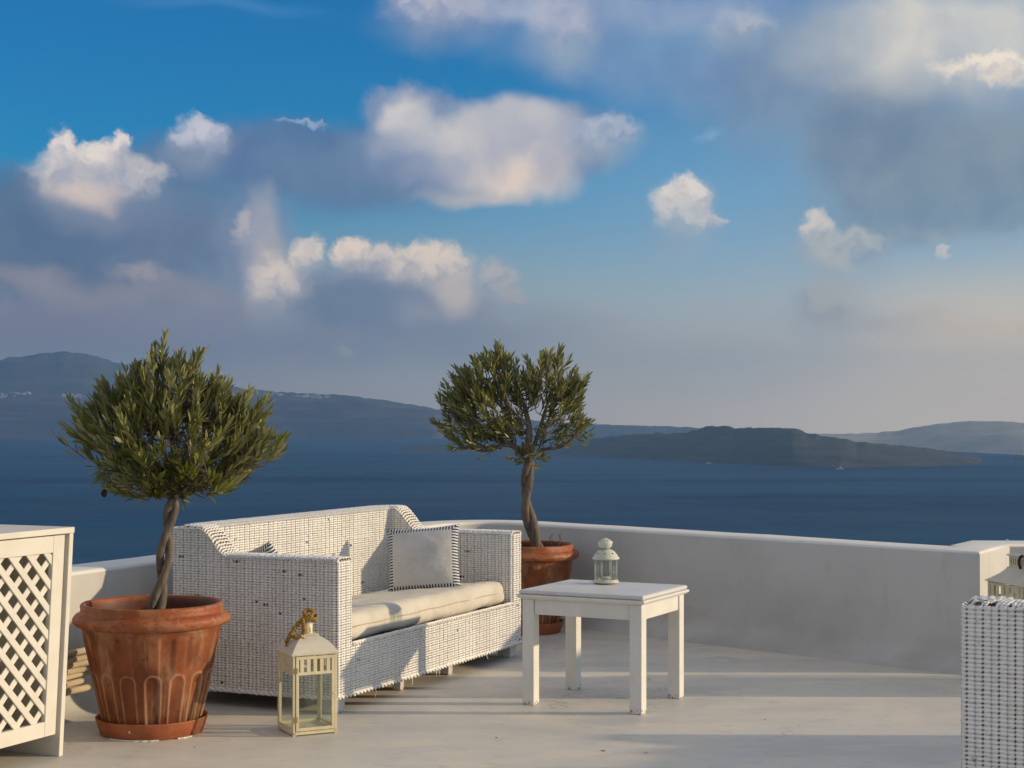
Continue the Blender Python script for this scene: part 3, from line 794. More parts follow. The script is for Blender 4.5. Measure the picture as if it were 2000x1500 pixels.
# ---------------------------------------------------------------- wicker
def sdist(a, b): return math.hypot(a[0] - b[0], a[1] - b[1])
def round_path(corners, r=.018, closed=True):
    """corners (x, y); returns list of (x, y, nx, ny, s) sampled, outward normal right of travel"""
    n = len(corners); pts = []
    for i in range(n):
        c = Vector(corners[i])
        if not closed and i in (0, n - 1): pts.append(c); continue
        a = Vector(corners[i - 1]); b = Vector(corners[(i + 1) % n])
        u = (a - c).normalized(); w = (b - c).normalized()
        for k in range(5):
            t = k / 4
            pts.append((c + u * r) * (1 - t) ** 2 + c * 2 * t * (1 - t) + (c + w * r) * t * t)
    if closed: pts.append(pts[0])
    S = [0]
    for i in range(1, len(pts)): S.append(S[-1] + (pts[i] - pts[i - 1]).length)
    return pts, S
def sample_path(pts, S, s):
    i = min(max(int(np.searchsorted(S, s, 'right')) - 1, 0), len(pts) - 2)
    t = (s - S[i]) / max(1e-9, S[i + 1] - S[i]); p = pts[i].lerp(pts[i + 1], t)
    d = (pts[i + 1] - pts[i]).normalized()
    return p.x, p.y, d.y, -d.x
def strand_rows(mb, coords, rz, rn, closed_end=True, keep=None):
    """coords: list of (pos Vector, normal Vector, up Vector, rz, rn) one strand; flattened diamond section"""
    n = len(coords)
    if n < 2: return
    V = []
    for (p, nn, up, a, b_) in coords:
        V += [p + nn * b_, p + up * a, p - nn * b_, p - up * a]
    f = []
    for i in range(n - 1):
        if keep is not None and not keep[i]: continue
        for k in range(4):
            f.append((i * 4 + k, (i + 1) * 4 + k, (i + 1) * 4 + (k + 1) % 4, i * 4 + (k + 1) % 4))
    mb.add(V, f, True)
def braid(mb, pts, r=.0062, pitch=.05, amp=.0055, n=5):
    """two strands twisted round a path of Vectors"""
    P = [Vector(p) for p in pts]; S = [0]
    for i in range(1, len(P)): S.append(S[-1] + (P[i] - P[i - 1]).length)
    m = max(4, int(S[-1] / (pitch / 6)))
    for ph in (0, math.pi):
        q = []
        for k in range(m + 1):
            s = S[-1] * k / m; i = min(max(int(np.searchsorted(S, s, 'right')) - 1, 0), len(P) - 2)
            t = (s - S[i]) / max(1e-9, S[i + 1] - S[i]); p = P[i].lerp(P[i + 1], t)
            d = (P[i + 1] - P[i]).normalized(); a = Vector((0, 0, 1)) if abs(d.z) < .8 else Vector((0, 1, 0))
            u = d.cross(a).normalized(); w = d.cross(u); an = 2 * math.pi * s / pitch + ph
            q.append(p + (u * math.cos(an) + w * math.sin(an)) * amp * rnd.uniform(.75, 1.25))
        mb.tube(q, r, n)

def wicker_seat(name, L, D, loc, rz, label, cat, group=None, seed=1, t=.12, HA=.656, HB=.775, Y0=.55, Y1=.70, midlegs=True):
    """sofa or armchair; local x along its width (0..L), y from front (0) to back (D)"""
    rr = random.Random(seed)
    root = empty(name, loc, rz, label, cat, group)
    SEAT, BOT = .287, .078
    RP, SP = .0112, .0200
    def top(x, y):
        if y < .004 and t + .001 < x < L - t - .001: return SEAT
        s = min(1, max(0, (y - Y0) / (Y1 - Y0))); s = s * s * (3 - 2 * s)
        return HA + (HB - HA) * s
    def sag(x, y): return 0.0
    low = [(0, 0), (L, 0), (L, D), (0, D)]
    upp = [(0, 0), (t, 0), (t, D - t), (L - t, D - t), (L - t, 0), (L, 0), (L, D), (0, D)]
    # travel so that the outward normal (dy, -dx) points away from the body
    weave = MB()
    stakes = MB()
    def shell(corners, z0, z1):
        pts, S = round_path(corners)
        tot = S[-1]; ns = int(round(tot / SP)); sp = tot / ns
        rows = int((z1 - z0) / RP)
        samp = []
        for k in range(ns):
            jit = .10 if k % 2 else -.10
            for off, ph in ((-.33, 1.0), (.33, 1.0), (.5, 0.0)):
                s = ((k + off + (jit if ph else 0) * .6 + rr.uniform(-.04, .04) + (.12 if (k % 2 and not ph) else -.04)) * sp) % tot
                samp.append((sample_path(pts, S, s), ph))
        for r_ in range(rows + 1):
            z = z0 + r_ * (z1 - z0) / rows
            run = []; keepf = []
            thin = rr.uniform(.95, 1.05); dz = rr.uniform(-.0005, .0005)
            def flush(run):
                if len(run) > 3:
                    keep = [True] * (len(run) - 1)
                    for i in range(0, len(run) - 4):
                        q0 = run[i][0]; pr = .0055 if (midlegs and q0.x < .004 and q0.z > .45 and q0.y > .15) else (.0006 if midlegs else .0003)
                        if rr.random() < pr:
                            for q in range(3 if rr.random() < .5 else min(5, len(keep) - i - 1)): keep[i + q] = False
                    strand_rows(weave, run, 0, 0, keep=keep)
            for idx in range(len(samp) + 1):
                (x, y, nx, ny), ph = samp[idx % len(samp)]
                if z <= top(x, y) - .004:
                    jz = rr.uniform(-.0006, .0006)
                    nn = Vector((nx, ny, 0))
                    off = .0026 * (1 if ph else -1.0) + rr.uniform(-.0009, .0009)
                    a = (.0066 if ph else .0043) * thin
                    run.append((Vector((x, y, z + dz + jz)) + nn * off, nn, Vector((0, 0, 1)), a, .0020))
                else:
                    flush(run); run = []
            flush(run)
        for k in range(ns):
            x, y, nx, ny = sample_path(pts, S, (k * sp) % tot)
            zt = min(top(x, y), z1 + .004)
            if zt > z0 + .02:
                stakes.tube([(x, y, z0 - .003), (x, y, zt)], .0032, 4, False)
    shell(low, BOT, SEAT - .004)
    shell(upp, SEAT + .006, HB - .006)
    # top band: strands laid across the thickness of arms and back
    cen = [(t / 2, 0.004), (t / 2, D - t / 2), (L - t / 2, D - t / 2), (L - t / 2, .004)]
    pts, S = round_path(cen, t * .5, False)
    m = int(S[-1] / RP)
    for k in range(m + 1):
        s = S[-1] * k / m
        x, y, nx, ny = sample_path(pts, S, s)
        h = top(x if y > .01 else -1, max(y, .01))
        x2, y2, _, _ = sample_path(pts, S, min(S[-1], s + .004)); h2 = top(-1, max(y2, .01))
        up = Vector((x2 - x, y2 - y, h2 - h)); up = up.normalized() if up.length > 1e-6 else Vector((-ny, nx, 0))
        run = []
        W = t + .014; nn_ = 6
        for j in range(nn_ * 3 + 1):
            w = (j / (nn_ * 3) - .5); ph = (j % 3) != 1
            z = h + .006 - .016 * abs(2 * w) ** 5 + (.0026 if ph else -.0026)
            p = Vector((x + nx * w * W, y + ny * w * W, z + rr.uniform(-.0010, .0010))) + up * rr.uniform(-.0012, .0012)
            nw = Vector((nx * w * 1.2, ny * w * 1.2, 1)).normalized()
            run.append((p, nw, up, .0064 if ph else .0040, .0024))
        strand_rows(weave, run, 0, 0)
    wv = weave.build('woven_cane', WICKER, root); tag(wv, kind='stuff')
    st = stakes.build('cane_stakes', WICKER, root); tag(st, kind='stuff')
    # rolled edges
    eb = MB()
    for side in (1, -1):
        q = []
        for k in range(141):
            s = S[-1] * k / 140; x, y, nx, ny = sample_path(pts, S, s)
            h = top(-1, max(y, .01)); o = (t / 2 + .001) * side
            q.append((x + nx * o, y + ny * o, h + .001))
        if side > 5: braid(eb, q, .0052, .034, .0042)
    for pth in ([(0, 0), (L, 0), (L, D), (0, D), (0, 0)],):
        q = []
        for i in range(4):
            for k in range(24):
                a, b = pth[i], pth[i + 1]; u = k / 24
                q.append((a[0] + (b[0] - a[0]) * u, a[1] + (b[1] - a[1]) * u, BOT - .004 - .004 * math.sin(math.pi * u)))
        q.append(q[0]); braid(eb, q, .0062, .062, .006)
    braid(eb, [(t + (L - 2 * t) * k / 30, -.002, SEAT + .003) for k in range(31)], .0055, .05, .005)
    for xx in (0, t, L - t, L):
        pass
    o = eb.build('braided_edge', WICKER, root); tag(o, kind='stuff')
    # added solid backing; its brown stands in for the dark hollow behind the weave
    c = MB(); g = .009
    def slab(x0, x1, y0, y1, z0, zt):
        c.box(x0, x1, y0, y1, z0, zt)
    slab(g, L - g, g, D - g, BOT + .004, .185)
    slab(t, L - t, g, .022, .186, SEAT - .004)
    for (xa, xb) in ((g, t - g), (L - t + g, L - g)):
        v = []; ys = [g, Y0 - .01, Y0 + .05, (Y0 + Y1) / 2 + .02, Y1, D - g]
        for y in ys:
            zt = top(-1, y) - .008 - (.012 if Y0 < y < Y1 else 0)
            v += [(xa, y, .186), (xb, y, .186), (xb, y, zt), (xa, y, zt)]
        f = [(i * 4 + k, i * 4 + (k + 1) % 4, (i + 1) * 4 + (k + 1) % 4, (i + 1) * 4 + k) for i in range(len(ys) - 1) for k in range(4)]
        f += [(3, 2, 1, 0), tuple((len(ys) - 1) * 4 + k for k in range(4))]
        c.add(v, f)
    slab(t - g + .001, L - t + g - .001, D - t + g, D - g, .186, HB - .008)
    c.build('frame', CORE, root)
    # legs
    lg = []
    base = MB()
    W = .085
    def leg(x, y, w=W, name='leg'):
        b = MB()
        v = []
        for z, s in ((0, .86), (BOT + .006, 1.0)):
            for (dx, dy) in ((-1, -1), (1, -1), (1, 1), (-1, 1)):
                v.append((x + dx * w / 2 * s, y + dy * w / 2 * s, z))
        b.add(v, [(3, 2, 1, 0), (4, 5, 6, 7), (0, 1, 5, 4), (1, 2, 6, 5), (2, 3, 7, 6), (3, 0, 4, 7)])
        b.build('leg', LEGP, root, bevel=.004)
    for x in (.055, L - .055):
        for y in (.06, D - .06): leg(x, y)
    if midlegs:
        for x in (L * .36, L * .62): leg(x, .08, .05)
    # loose cane ends at the bottom edge
    for k in range(5 if midlegs else 3):
        b = MB()
        x = L * (.12 + .8 * rr.random()); y = -.006
        b.tube([(x, y, BOT), (x + rr.uniform(-.01, .01), y - .01, BOT - .02), (x + rr.uniform(-.02, .02), y - .012, BOT - .03 - rr.random() * .015)], .0016, 4)
        b.build('loose_cane', WICKER, root)
    return root
SL, SD = 1.90, .85
sofa = wicker_seat('wicker_sofa', SL, SD, (-.735, 6.79, 0), TH, 'white wicker sofa with a cream seat cushion standing against the parapet', 'sofa', seed=4)
chair = wicker_seat('wicker_armchair', .80, SD, (0, 0, 0), R(155.6), 'grey white wicker armchair seen from behind, cut off by the right edge of the photo', 'armchair', 'wicker armchairs', seed=11, midlegs=False)
# its back corner (x = .80, y = .85) stands at (1.155, 4.13)
def rot2(x, y, a): return (x * math.cos(a) - y * math.sin(a), x * math.sin(a) + y * math.cos(a))
cx, cy = rot2(.80, .85, R(155.6)); chair.location = (1.155 - cx, 4.13 - cy, 0)
def copy_tree(o, parent=None):
    c = o.copy(); COL.objects.link(c); c.parent = parent
    for ch in list(o.children): copy_tree(ch, c)
    return c
shadow_chair = copy_tree(chair); shadow_chair.rotation_euler = (0, 0, R(245.6)); shadow_chair.location = (3.02, 6.35, 0)  # unseen copy, added for the shadow it throws on the floor
tag(shadow_chair, 'unseen wicker armchair added beyond the right edge for its shadow on the floor', 'armchair', 'wicker armchairs')

# ---------------------------------------------------------------- cushion and pillows
def rbox_mesh(hx, hy, hz, r, n=(40, 18, 6), puff=.0, seed=0, wr=.004):
    """rounded box; grid on each face pushed to a rounded shape, puffed in the middle, softly rumpled"""
    bm = bmesh.new(); idx = {}
    def vert(p):
        k = tuple(round(c, 5) for c in p)
        if k in idx: return idx[k]
        q = [max(-h + r, min(h - r, c)) for c, h in zip(p, (hx, hy, hz))]
        d = Vector(p) - Vector(q)
        # map square cross to circle
        if d.length > 1e-9: d = d.normalized() * r
        w = Vector(q) + d
        ux, uy = w.x / hx, w.y / hy
        s = 1 if w.z > 0 else -1
        if abs(w.z) > 1e-4:
            w.z += s * puff * (abs(w.z) / hz) * max(0, 1 - ux ** 4) * max(0, 1 - uy ** 4)
        nn = mnoise.fractal(Vector((w.x * 6 + seed, w.y * 9, w.z * 9)), 1, 2, 4) * wr
        w = w + (d.normalized() if d.length > 0 else Vector((0, 0, s))) * nn
        idx[k] = bm.verts.new(w); return idx[k]
    dims = (hx, hy, hz)
    def lin(h, m):
        a = [-h + r * (1 - math.cos(R(90) * i / 4)) for i in range(4)]
        mid = [-h + r + (2 * h - 2 * r) * i / m for i in range(m + 1)]
        b = [h - r * (1 - math.cos(R(90) * i / 4)) for i in range(3, -1, -1)]
        return a + mid + b
    for ax in range(3):
        u, w = [i for i in range(3) if i != ax]
        gu, gw = lin(dims[u], n[u]), lin(dims[w], n[w])
        for sgn in (-1, 1):
            for i in range(len(gu) - 1):
                for j in range(len(gw) - 1):
                    q = []
                    for (a, b) in ((i, j), (i + 1, j), (i + 1, j + 1), (i, j + 1)):
                        p = [0, 0, 0]; p[ax] = sgn * dims[ax]; p[u] = gu[a]; p[w] = gw[b]; q.append(vert(p))
                    if len(set(q)) < 4: continue
                    if (sgn > 0) == (ax == 1): q.reverse()
                    try: bm.faces.new(q)
                    except ValueError: pass
    bmesh.ops.recalc_face_normals(bm, faces=bm.faces)
    return bm
def bm_obj(bm, name, material, parent=None):
    me = bpy.data.meshes.new(name); bm.to_mesh(me); bm.free()
    for p in me.polygons: p.use_smooth = True
    me.materials.append(material); o = bpy.data.objects.new(name, me); COL.objects.link(o)
    if parent: o.parent = parent
    return o
def local(x, y, z): return Vector((-.735, 6.79, 0)) + E_ * x + D_ * y + Vector((0, 0, z))
ch = .060; chx = (SL - 2 * .12) / 2 - .010; chy = .345
cu = empty('seat_cushion', local(SL / 2, chy + .02, .252), TH, 'long cream canvas seat cushion lying on the wicker sofa', 'cushion')
o = bm_obj(rbox_mesh(chx, chy, ch, .045, (60, 22, 2), .012, 3, .007), 'cushion_body', CUSHION, cu); o.location = (0, 0, ch + .004)
cu.rotation_euler = (R(-6.2), 0, TH)
mbp = MB()
q = []
for k in range(97):
    a = k / 96 * 4; side = int(min(3, a)); u = a - side
    rc = .045
    pts4 = [(-chx, -chy), (chx, -chy), (chx, chy), (-chx, chy), (-chx, -chy)]
    p0, p1 = Vector(pts4[side]), Vector(pts4[side + 1]); d = (p1 - p0); Ln = d.length; d.normalize()
    p = p0 + d * (rc + (Ln - 2 * rc) * u)
    q.append((p.x * 1.0, p.y * 1.0, ch + .004 + .002 * math.sin(k * 1.3)))
q[-1] = q[0]
mbp.tube([(x * (1 + .0008), y * (1 + .0035), z) for x, y, z in q], .0026, 6); mbp.build('piping', PIPING, cu)
def pillow(name, loc, normal, lean, roll, label, w=.19, h=.172, T=.062):
    bm = bmesh.new(); n = 30; g = {}
    for s in (1, -1):
        for i in range(n + 1):
            for j in range(n + 1):
                u = -1 + 2 * i / n; v = -1 + 2 * j / n
                edge = max(abs(u), abs(v)) > .999
                if s == -1 and edge: g[(s, i, j)] = g[(1, i, j)]; continue
                th = T * (max(0, 1 - u * u) ** .42) * (max(0, 1 - v * v) ** .42)
                pin = 1 - .07 * (1 - abs(u)) * abs(v) ** 3 if abs(v) > abs(u) else 1
                px = u * w * (1 - .06 * (1 - v * v)); pz = v * h * (1 - .07 * (1 - u * u))
                rum = mnoise.fractal(Vector((u * 2.2 + loc[0] * 3, v * 2.2, s)), 1, 2, 4) * .006 * (1 - max(abs(u), abs(v)) ** 3)
                g[(s, i, j)] = bm.verts.new((px, s * -(th + rum) if True else 0, pz))
    for s in (1, -1):
        for i in range(n):
            for j in range(n):
                q = [g[(s, i, j)], g[(s, i + 1, j)], g[(s, i + 1, j + 1)], g[(s, i, j + 1)]]
                if s == -1: q.reverse()
                bm.faces.new(q)
    bmesh.ops.recalc_face_normals(bm, faces=bm.faces)
    o = bm_obj(bm, name, PILLOW)
    nv = Vector(normal).normalized()                       # the way the front (-y) looks
    rz = math.atan2(nv.x, -nv.y)
    M = Matrix.Translation(loc) @ Matrix.Rotation(rz, 4, 'Z') @ Matrix.Rotation(lean, 4, 'X') @ Matrix.Rotation(roll, 4, 'Y')
    o.matrix_world = M
    return tag(o, label, 'pillow')
pc = Vector((-.452, 8.22, .537))
pillow('pillow', pc, (-.16, -1), R(-17), R(-5), 'light grey pillow with a navy striped border leaning on the far sofa arm')
pillow('pillow', local(.30, .56, .512), (E_.x + .3, E_.y - .1), R(-24), R(16), 'striped pillow mostly hidden behind the near sofa arm, only a corner showing')

# ---------------------------------------------------------------- table
TW, TD, THT = .565, .500, .506
ta = math.atan2(-.257, .503)
tbl = empty('side_table', (.045 + .0, 7.06, 0), ta, 'low white square side table with a small lantern on top', 'table')
def tb(name, x0, x1, y0, y1, z0, z1, m=TABLEP, bev=.003):
    b = MB(); b.box(x0, x1, y0, y1, z0, z1); return b.build(name, m, tbl, bevel=bev)
lw = .056
for x in (0, TW - lw):
    for y in (0, TD - lw): tb('leg', x, x + lw, y, y + lw, 0, .464)
for y in (.006, TD - .006 - .022): tb('apron', lw + .001, TW - lw - .001, y, y + .022, .398, .464)
for x in (.006, TW - .006 - .022): tb('apron', x, x + .022, lw + .001, TD - lw - .001, .398, .464)
# moulding: ogee-like stepped edge under the top slab
def ring(prof, m, name, z_top_fill=True, r=.0):
    b = MB(); V = []
    cor = [(-1, -1), (1, -1), (1, 1), (-1, 1)]
    for (o, z) in prof:
        for (sx, sy) in cor: V.append((TW / 2 + sx * (TW / 2 + o), TD / 2 + sy * (TD / 2 + o), z))
    n = len(prof)
    f = [(i * 4 + k, i * 4 + (k + 1) % 4, (i + 1) * 4 + (k + 1) % 4, (i + 1) * 4 + k) for i in range(n - 1) for k in range(4)]
    f += [(3, 2, 1, 0), tuple((n - 1) * 4 + k for k in range(4))]
    b.add(V, f); return b.build(name, m, tbl, bevel=.002)
ring([(-.03, .4645), (.004, .4645), (.010, .469), (.017, .474), (.020, .480), (.016, .485), (-.02, .486)], TABLEP, 'moulding')
ring([(-.02, .4865), (.006, .4865), (.011, .490), (.012, .499), (.008, .504), (-.002, .506)], TABLETOP, 'top_slab')

# small table lantern
def table_lantern():
    x, y = .426, 7.30
    t = empty('table_lantern', (x, y, .5075), .3, 'small round cream metal lantern with glass sides on the white table', 'lantern')
    b = MB(); b.lathe([(0, 0), (.040, 0), (.050, .003), (.060, .006), (.061, .009), (.055, .013), (.053, .020), (.050, .020), (.048, .012), (0, .012)], 40); b.build('base', LANTW, t)
    b = MB(); b.lathe([(.0505, .0205), (.0505, .1085), (.0495, .1085), (.0495, .0205)], 40, True, closed=True); b.build('glass_pane', GLASS, t)
    for k in range(8):
        a = 2 * math.pi * k / 8 + .1
        b = MB(); p = [(.0525 * math.cos(a), .0525 * math.sin(a), z) for z in (.018, .112)]; b.tube(p, .0019, 5); b.build('post', LANTW, t)
    b = MB(); b.lathe([(.046, .110), (.060, .110), (.0625, .1145), (.061, .118), (.056, .122), (.050, .134), (.038, .147), (.026, .153), (.022, .155), (0, .155)], 40)
    r = b.build('roof', LANTW, t)
    for k in range(8):
        a = 2 * math.pi * k / 8 + .35; b = MB(); c = Vector((.0475 * math.cos(a), .0475 * math.sin(a), .1385)); d = Vector((math.cos(a) * .8, math.sin(a) * .8, .6)).normalized()
        b.tube([c - d * .001, c + d * .0012], .0028, 8); b.build('vent_hole', BRONZE, r)
    b = MB(); b.lathe([(.010, .1555), (.019, .1565), (.028, .166), (.0335, .181), (.034, .186), (.031, .189), (.024, .195), (.012, .203), (.004, .2065), (0, .2075)], 32)
    f = b.build('finial', LANTW, t)
    f.rotation_euler = (0, R(-5), 0); f.location = (.013, 0, .001)
    for k in range(5):
        a = 2 * math.pi * k / 5 + .5; b = MB(); c = Vector((.0225 * math.cos(a), .0225 * math.sin(a), .1605)); d = Vector((math.cos(a), math.sin(a), -.5)).normalized()
        b.tube([c - d * .001, c + d * .0016], .0024, 8); b.build('vent_hole', BRONZE, f)
        c = Vector((.024 * math.cos(a + .6), .024 * math.sin(a + .6), .1945)); d = Vector((math.cos(a + .6) * .4, math.sin(a + .6) * .4, .9)).normalized()
        b = MB(); b.tube([c - d * .001, c + d * .001], .0024, 8); b.build('vent_hole', BRONZE, f)
    b = MB(); b.lathe([(0, .0135), (.018, .0135), (.018, .030), (.016, .031), (0, .030)], 24, c=(.004, -.006))
    c = b.build('tea_light', WAX); c.location = t.location; tag(c, 'white tea light candle standing inside the small table lantern', 'candle')
    rp = random.Random(3); b = MB()
    for k in range(26):
        a = rp.uniform(0, 6.28); r_ = rp.uniform(.022, .044); p = Vector((r_ * math.cos(a), r_ * math.sin(a), rp.uniform(.014, .024)))
        u = Vector((rp.uniform(-1, 1), rp.uniform(-1, 1), rp.uniform(-.4, .4))).normalized() * .006; w = Vector((rp.uniform(-1, 1), rp.uniform(-1, 1), rp.uniform(0, 1))).normalized() * .005
        b.add([p - u, p - w, p + u, p + w], [(0, 1, 2, 3)])
    c = b.build('petals', PETAL); c.location = t.location; tag(c, 'loose yellow dried petals inside the small table lantern', 'petals', kind='stuff')
table_lantern()

# ---------------------------------------------------------------- big square lanterns
def square_lantern(name, loc, rz, hw, zb, label, scale_roof=1.0, clere=False, rope=True):
    """hw half width, zb eave height"""
    t = empty(name, loc, rz, label, 'lantern')
    b = MB(); b.box(-hw, hw, -hw, hw, .004, .018); b.build('base', LANT, t, bevel=.002)
    pw = .011
    for sx in (-1, 1):
        for sy in (-1, 1):
            b = MB(); x = sx * (hw - pw / 2); y = sy * (hw - pw / 2)
            b.box(x - pw / 2, x + pw / 2, y - pw / 2, y + pw / 2, .0, zb); b.build('post', LANT, t, bevel=.0012)
    zs = zb - .068                                   # bottom of the slotted band
    for s in range(4):
        M = Matrix.Rotation(s * math.pi / 2, 4, 'Z')
        front = (s == 0)
        y0, y1 = -hw + .0012, -hw + .0062
        if front: y0, y1 = -hw - .003, -hw + .003
        a = hw - pw - .0006
        fr = MB()
        st = .012 if front else .004
        fr.box(-a, -a + st, y0, y1, .020, zb - .006, M); fr.box(a - st, a, y0, y1, .020, zb - .006, M)
        fr.box(-a + st, a - st, y0, y1, .020, .032, M); fr.box(-a + st, a - st, y0, y1, zs - .012, zs - .0, M)
        fr.box(-a + st, a - st, y0, y1, zb - .018, zb - .006, M)
        f = fr.build('door' if front else 'side_frame', LANT, t, bevel=.0008)
        nb = 6; span = 2 * (a - st)
        for k in range(nb - 1 if front else nb):
            m_ = nb - 1 if front else nb
            c = -span / 2 + span * (k + .5) / m_ + (0 if front else 0); w = span / m_ * .27
            bb = MB(); bb.box(c - w, c + w, y0 + .001, y1 - .001, zs, zb - .018, M); bb.build('bar', LANT, f)
        g = MB(); yg = (y0 + y1) / 2
        g.box(-a + st, a - st, yg - .0006, yg + .0006, .032, zs - .012, M); g.build('pane', GLASS, f)
        if front:
            for z in (.055, zs - .004):
                hh = MB(); hh.box(-a - .004, -a + .006, y0 - .002, y0 - .0002, z, z + .022, M); hh.build('hinge', RUST, f)
            hh = MB(); hh.box(a - .006, a + .010, y0 - .002, y0 - .0002, .155, .166, M); hh.build('latch', LANT, f)
            rs = MB(); rs.box(-a - .0016, -a - .0002, y0 + .0015, y0 + .0035, .02, zb - .006, M); rs.box(a + .0002, a + .0016, y0 + .0015, y0 + .0035, .02, zb - .006, M)
            rs.box(-a, a, y0 + .001, y0 + .0032, .0180, .0198, M); rs.build('rust_seam', RUST, f)
    # roof, concave pyramid
    n = 10; V = []; o0 = hw + .010; top = (hw + .010) * .33 if not clere else hw * .56
    hr = .066 * scale_roof
    for k in range(n + 1):
        u = k / n
        w = top + (o0 - top) * (1 - u) ** .62 if u > .0 else o0
        w = top + (o0 - top) * (1 - (u ** 1.55)) ** 1.0 if u > 0 else o0
        if clere: w = top + (o0 - top) * (1 - u) ** 1.45
        w = o0 * float(np.interp(u, (0, .1, .25, .42, .65, .85, 1), (1, .93, .86, .79, .66, .48, .33))) if not clere else w
        for (sx, sy) in ((-1, -1), (1, -1), (1, 1), (-1, 1)): V.append((sx * w, sy * w, zb + .002 + hr * u))
    f = [(i * 4 + k, i * 4 + (k + 1) % 4, (i + 1) * 4 + (k + 1) % 4, (i + 1) * 4 + k) for i in range(n) for k in range(4)]
    f += [(3, 2, 1, 0), tuple(n * 4 + k for k in range(4))]
    b = MB(); b.add(V, f); b.build('roof', LANTR, t, bevel=.001)
    b = MB(); b.box(-o0, o0, -o0, o0, zb - .0015, zb + .0018); b.build('eave', LANT, t, bevel=.0006)
    zt = zb + .002 + hr
    if not clere:
        b = MB(); b.box(-top - .004, top + .004, -top - .004, top + .004, zt, zt + .005); b.build('roof_cap', LANT, t, bevel=.001)
        b = MB(); b.lathe([(.0225, zt + .0052), (.0225, zt + .044), (.018, zt + .049), (0, zt + .051)], 28); nk = b.build('chimney', LANT, t)
        for k in range(8):
            a = 2 * math.pi * k / 8 + .2; b = MB()
            M = Matrix.Rotation(a, 4, 'Z'); b.box(.0205, .0232, -.0026, .0022, zt + .010, zt + .030, M); b.build('slot', CORE, nk)
    else:
        b = MB(); b.box(-top + .006, top - .006, -top + .006, top - .006, zt, zt + .052); nk = b.build('chimney', LANT, t, bevel=.0015)
        b = MB(); b.box(-top - .002, top + .002, -top - .002, top + .002, zt + .0525, zt + .060); b.build('roof_cap', LANTW, t, bevel=.002)
        for s in range(4):
            for k in range(7):
                M = Matrix.Rotation(s * math.pi / 2, 4, 'Z'); c = (-.5 + (k + .5) / 7) * (top * 1.6)
                b = MB(); b.box(c - .004, c + .004, -top + .0045, -top + .0065, zt + .012, zt + .042, M); b.build('slot', CORE, nk)
    return t, zt
u = Vector((.885, .46, 0))
lz = math.atan2(.46, .885)
lc = Vector((-.863, 6.335, 0)) + Vector((math.cos(lz), math.sin(lz), 0)) * .093 + Vector((-math.sin(lz), math.cos(lz), 0)) * .093
l1, zt = square_lantern('floor_lantern', (lc.x, lc.y, .0), lz,   .0925, .320, 'tall cream glass sided lantern on the floor before the near sofa arm, rope on top')
# ring with rope on lantern
b = MB(); ang = [R(a) for a in range(-100, 101, 20)]
b = MB()
zc = zt + .052
b.tube([(.0, 0, zc - .004), (0, 0, zc + .006)], .012, 12); b.build('ring_mount', LANT, l1)
b = MB(); b.tube([(-.030, .0, zc + .004), (-.024, 0, zc + .012), (0, 0, zc + .016), (.030, 0, zc + .014), (.036, 0, zc + .008), (.037, 0, zc - .002)], .0045, 8)
b.tube([(.030, -.004, zc + .015), (.036, -.004, zc + .026)], .006, 8)
b.build('handle', BRONZE, l1)
rope_p = [[(-.012, -.02, zc + .02), (-.035, -.02, zc + .006), (-.062, -.015, zc - .028), (-.082, -.01, zc - .060), (-.090, -.004, zc - .082)],
          [(-.080, -.01, zc - .045), (-.060, -.026, zc - .055), (-.040, -.040, zc - .062), (-.022, -.046, zc - .072), (-.012, -.052, zc - .088)],
          [(-.035, -.022, zc + .010), (.000, -.030, zc + .022), (.018, -.022, zc + .036), (.010, -.005, zc + .046), (-.012, -.004, zc + .040), (-.015, -.020, zc + .024), (.012, -.030, zc + .014), (.028, -.018, zc + .008), (.022, -.004, zc + .002)],
          [(-.030, -.026, zc + .008), (-.026, -.030, zc - .012), (-.024, -.030, zc - .034), (-.030, -.030, zc - .048)]]
def smooth_pts(p, k=6):
    p = [Vector(a) for a in p]; out = []
    for i in range(len(p) - 1):
        p0, p1, p2, p3 = p[max(0, i - 1)], p[i], p[i + 1], p[min(len(p) - 1, i + 2)]
        for j in range(k):
            s = j / k
            out.append(.5 * ((2 * p1) + (p2 - p0) * s + (2 * p0 - 5 * p1 + 4 * p2 - p3) * s * s + (3 * p1 - p0 - 3 * p2 + p3) * s ** 3))
    out.append(p[-1]); return out
b = MB()
for rp_ in rope_p: braid(b, smooth_pts(rp_), .0054, .021, .0046, 6)
for k in range(26):   # frayed ends
    e = Vector(rope_p[0][-1] if k % 2 else rope_p[1][-1]); d = Vector((rnd.uniform(-1, 1) * .5, rnd.uniform(-.6, .3), -1)).normalized()
    b.tube([e, e + d * rnd.uniform(.008, .018)], .0010, 3)
ro = b.build('rope', ROPE, None); ro.parent = None; ro.location = l1.location; ro.rotation_euler = l1.rotation_euler
tag(ro, 'frayed yellow rope knotted round the top of the floor lantern', 'rope')
l2, zt2 = square_lantern('large_lantern', (2.48, 7.66, 0), R(14), .15, .475, 'large white lantern behind the wicker armchair at the right edge', 1.05, True)
b = MB(); b.tube(smooth_pts([(-.088, -.06, zt2 + .062), (-.102, -.06, zt2 + .055), (-.108, -.06, zt2 + .03), (-.100, -.06, zt2 + .002)]), .0075, 8); b.build('handle', BRONZE, l2)

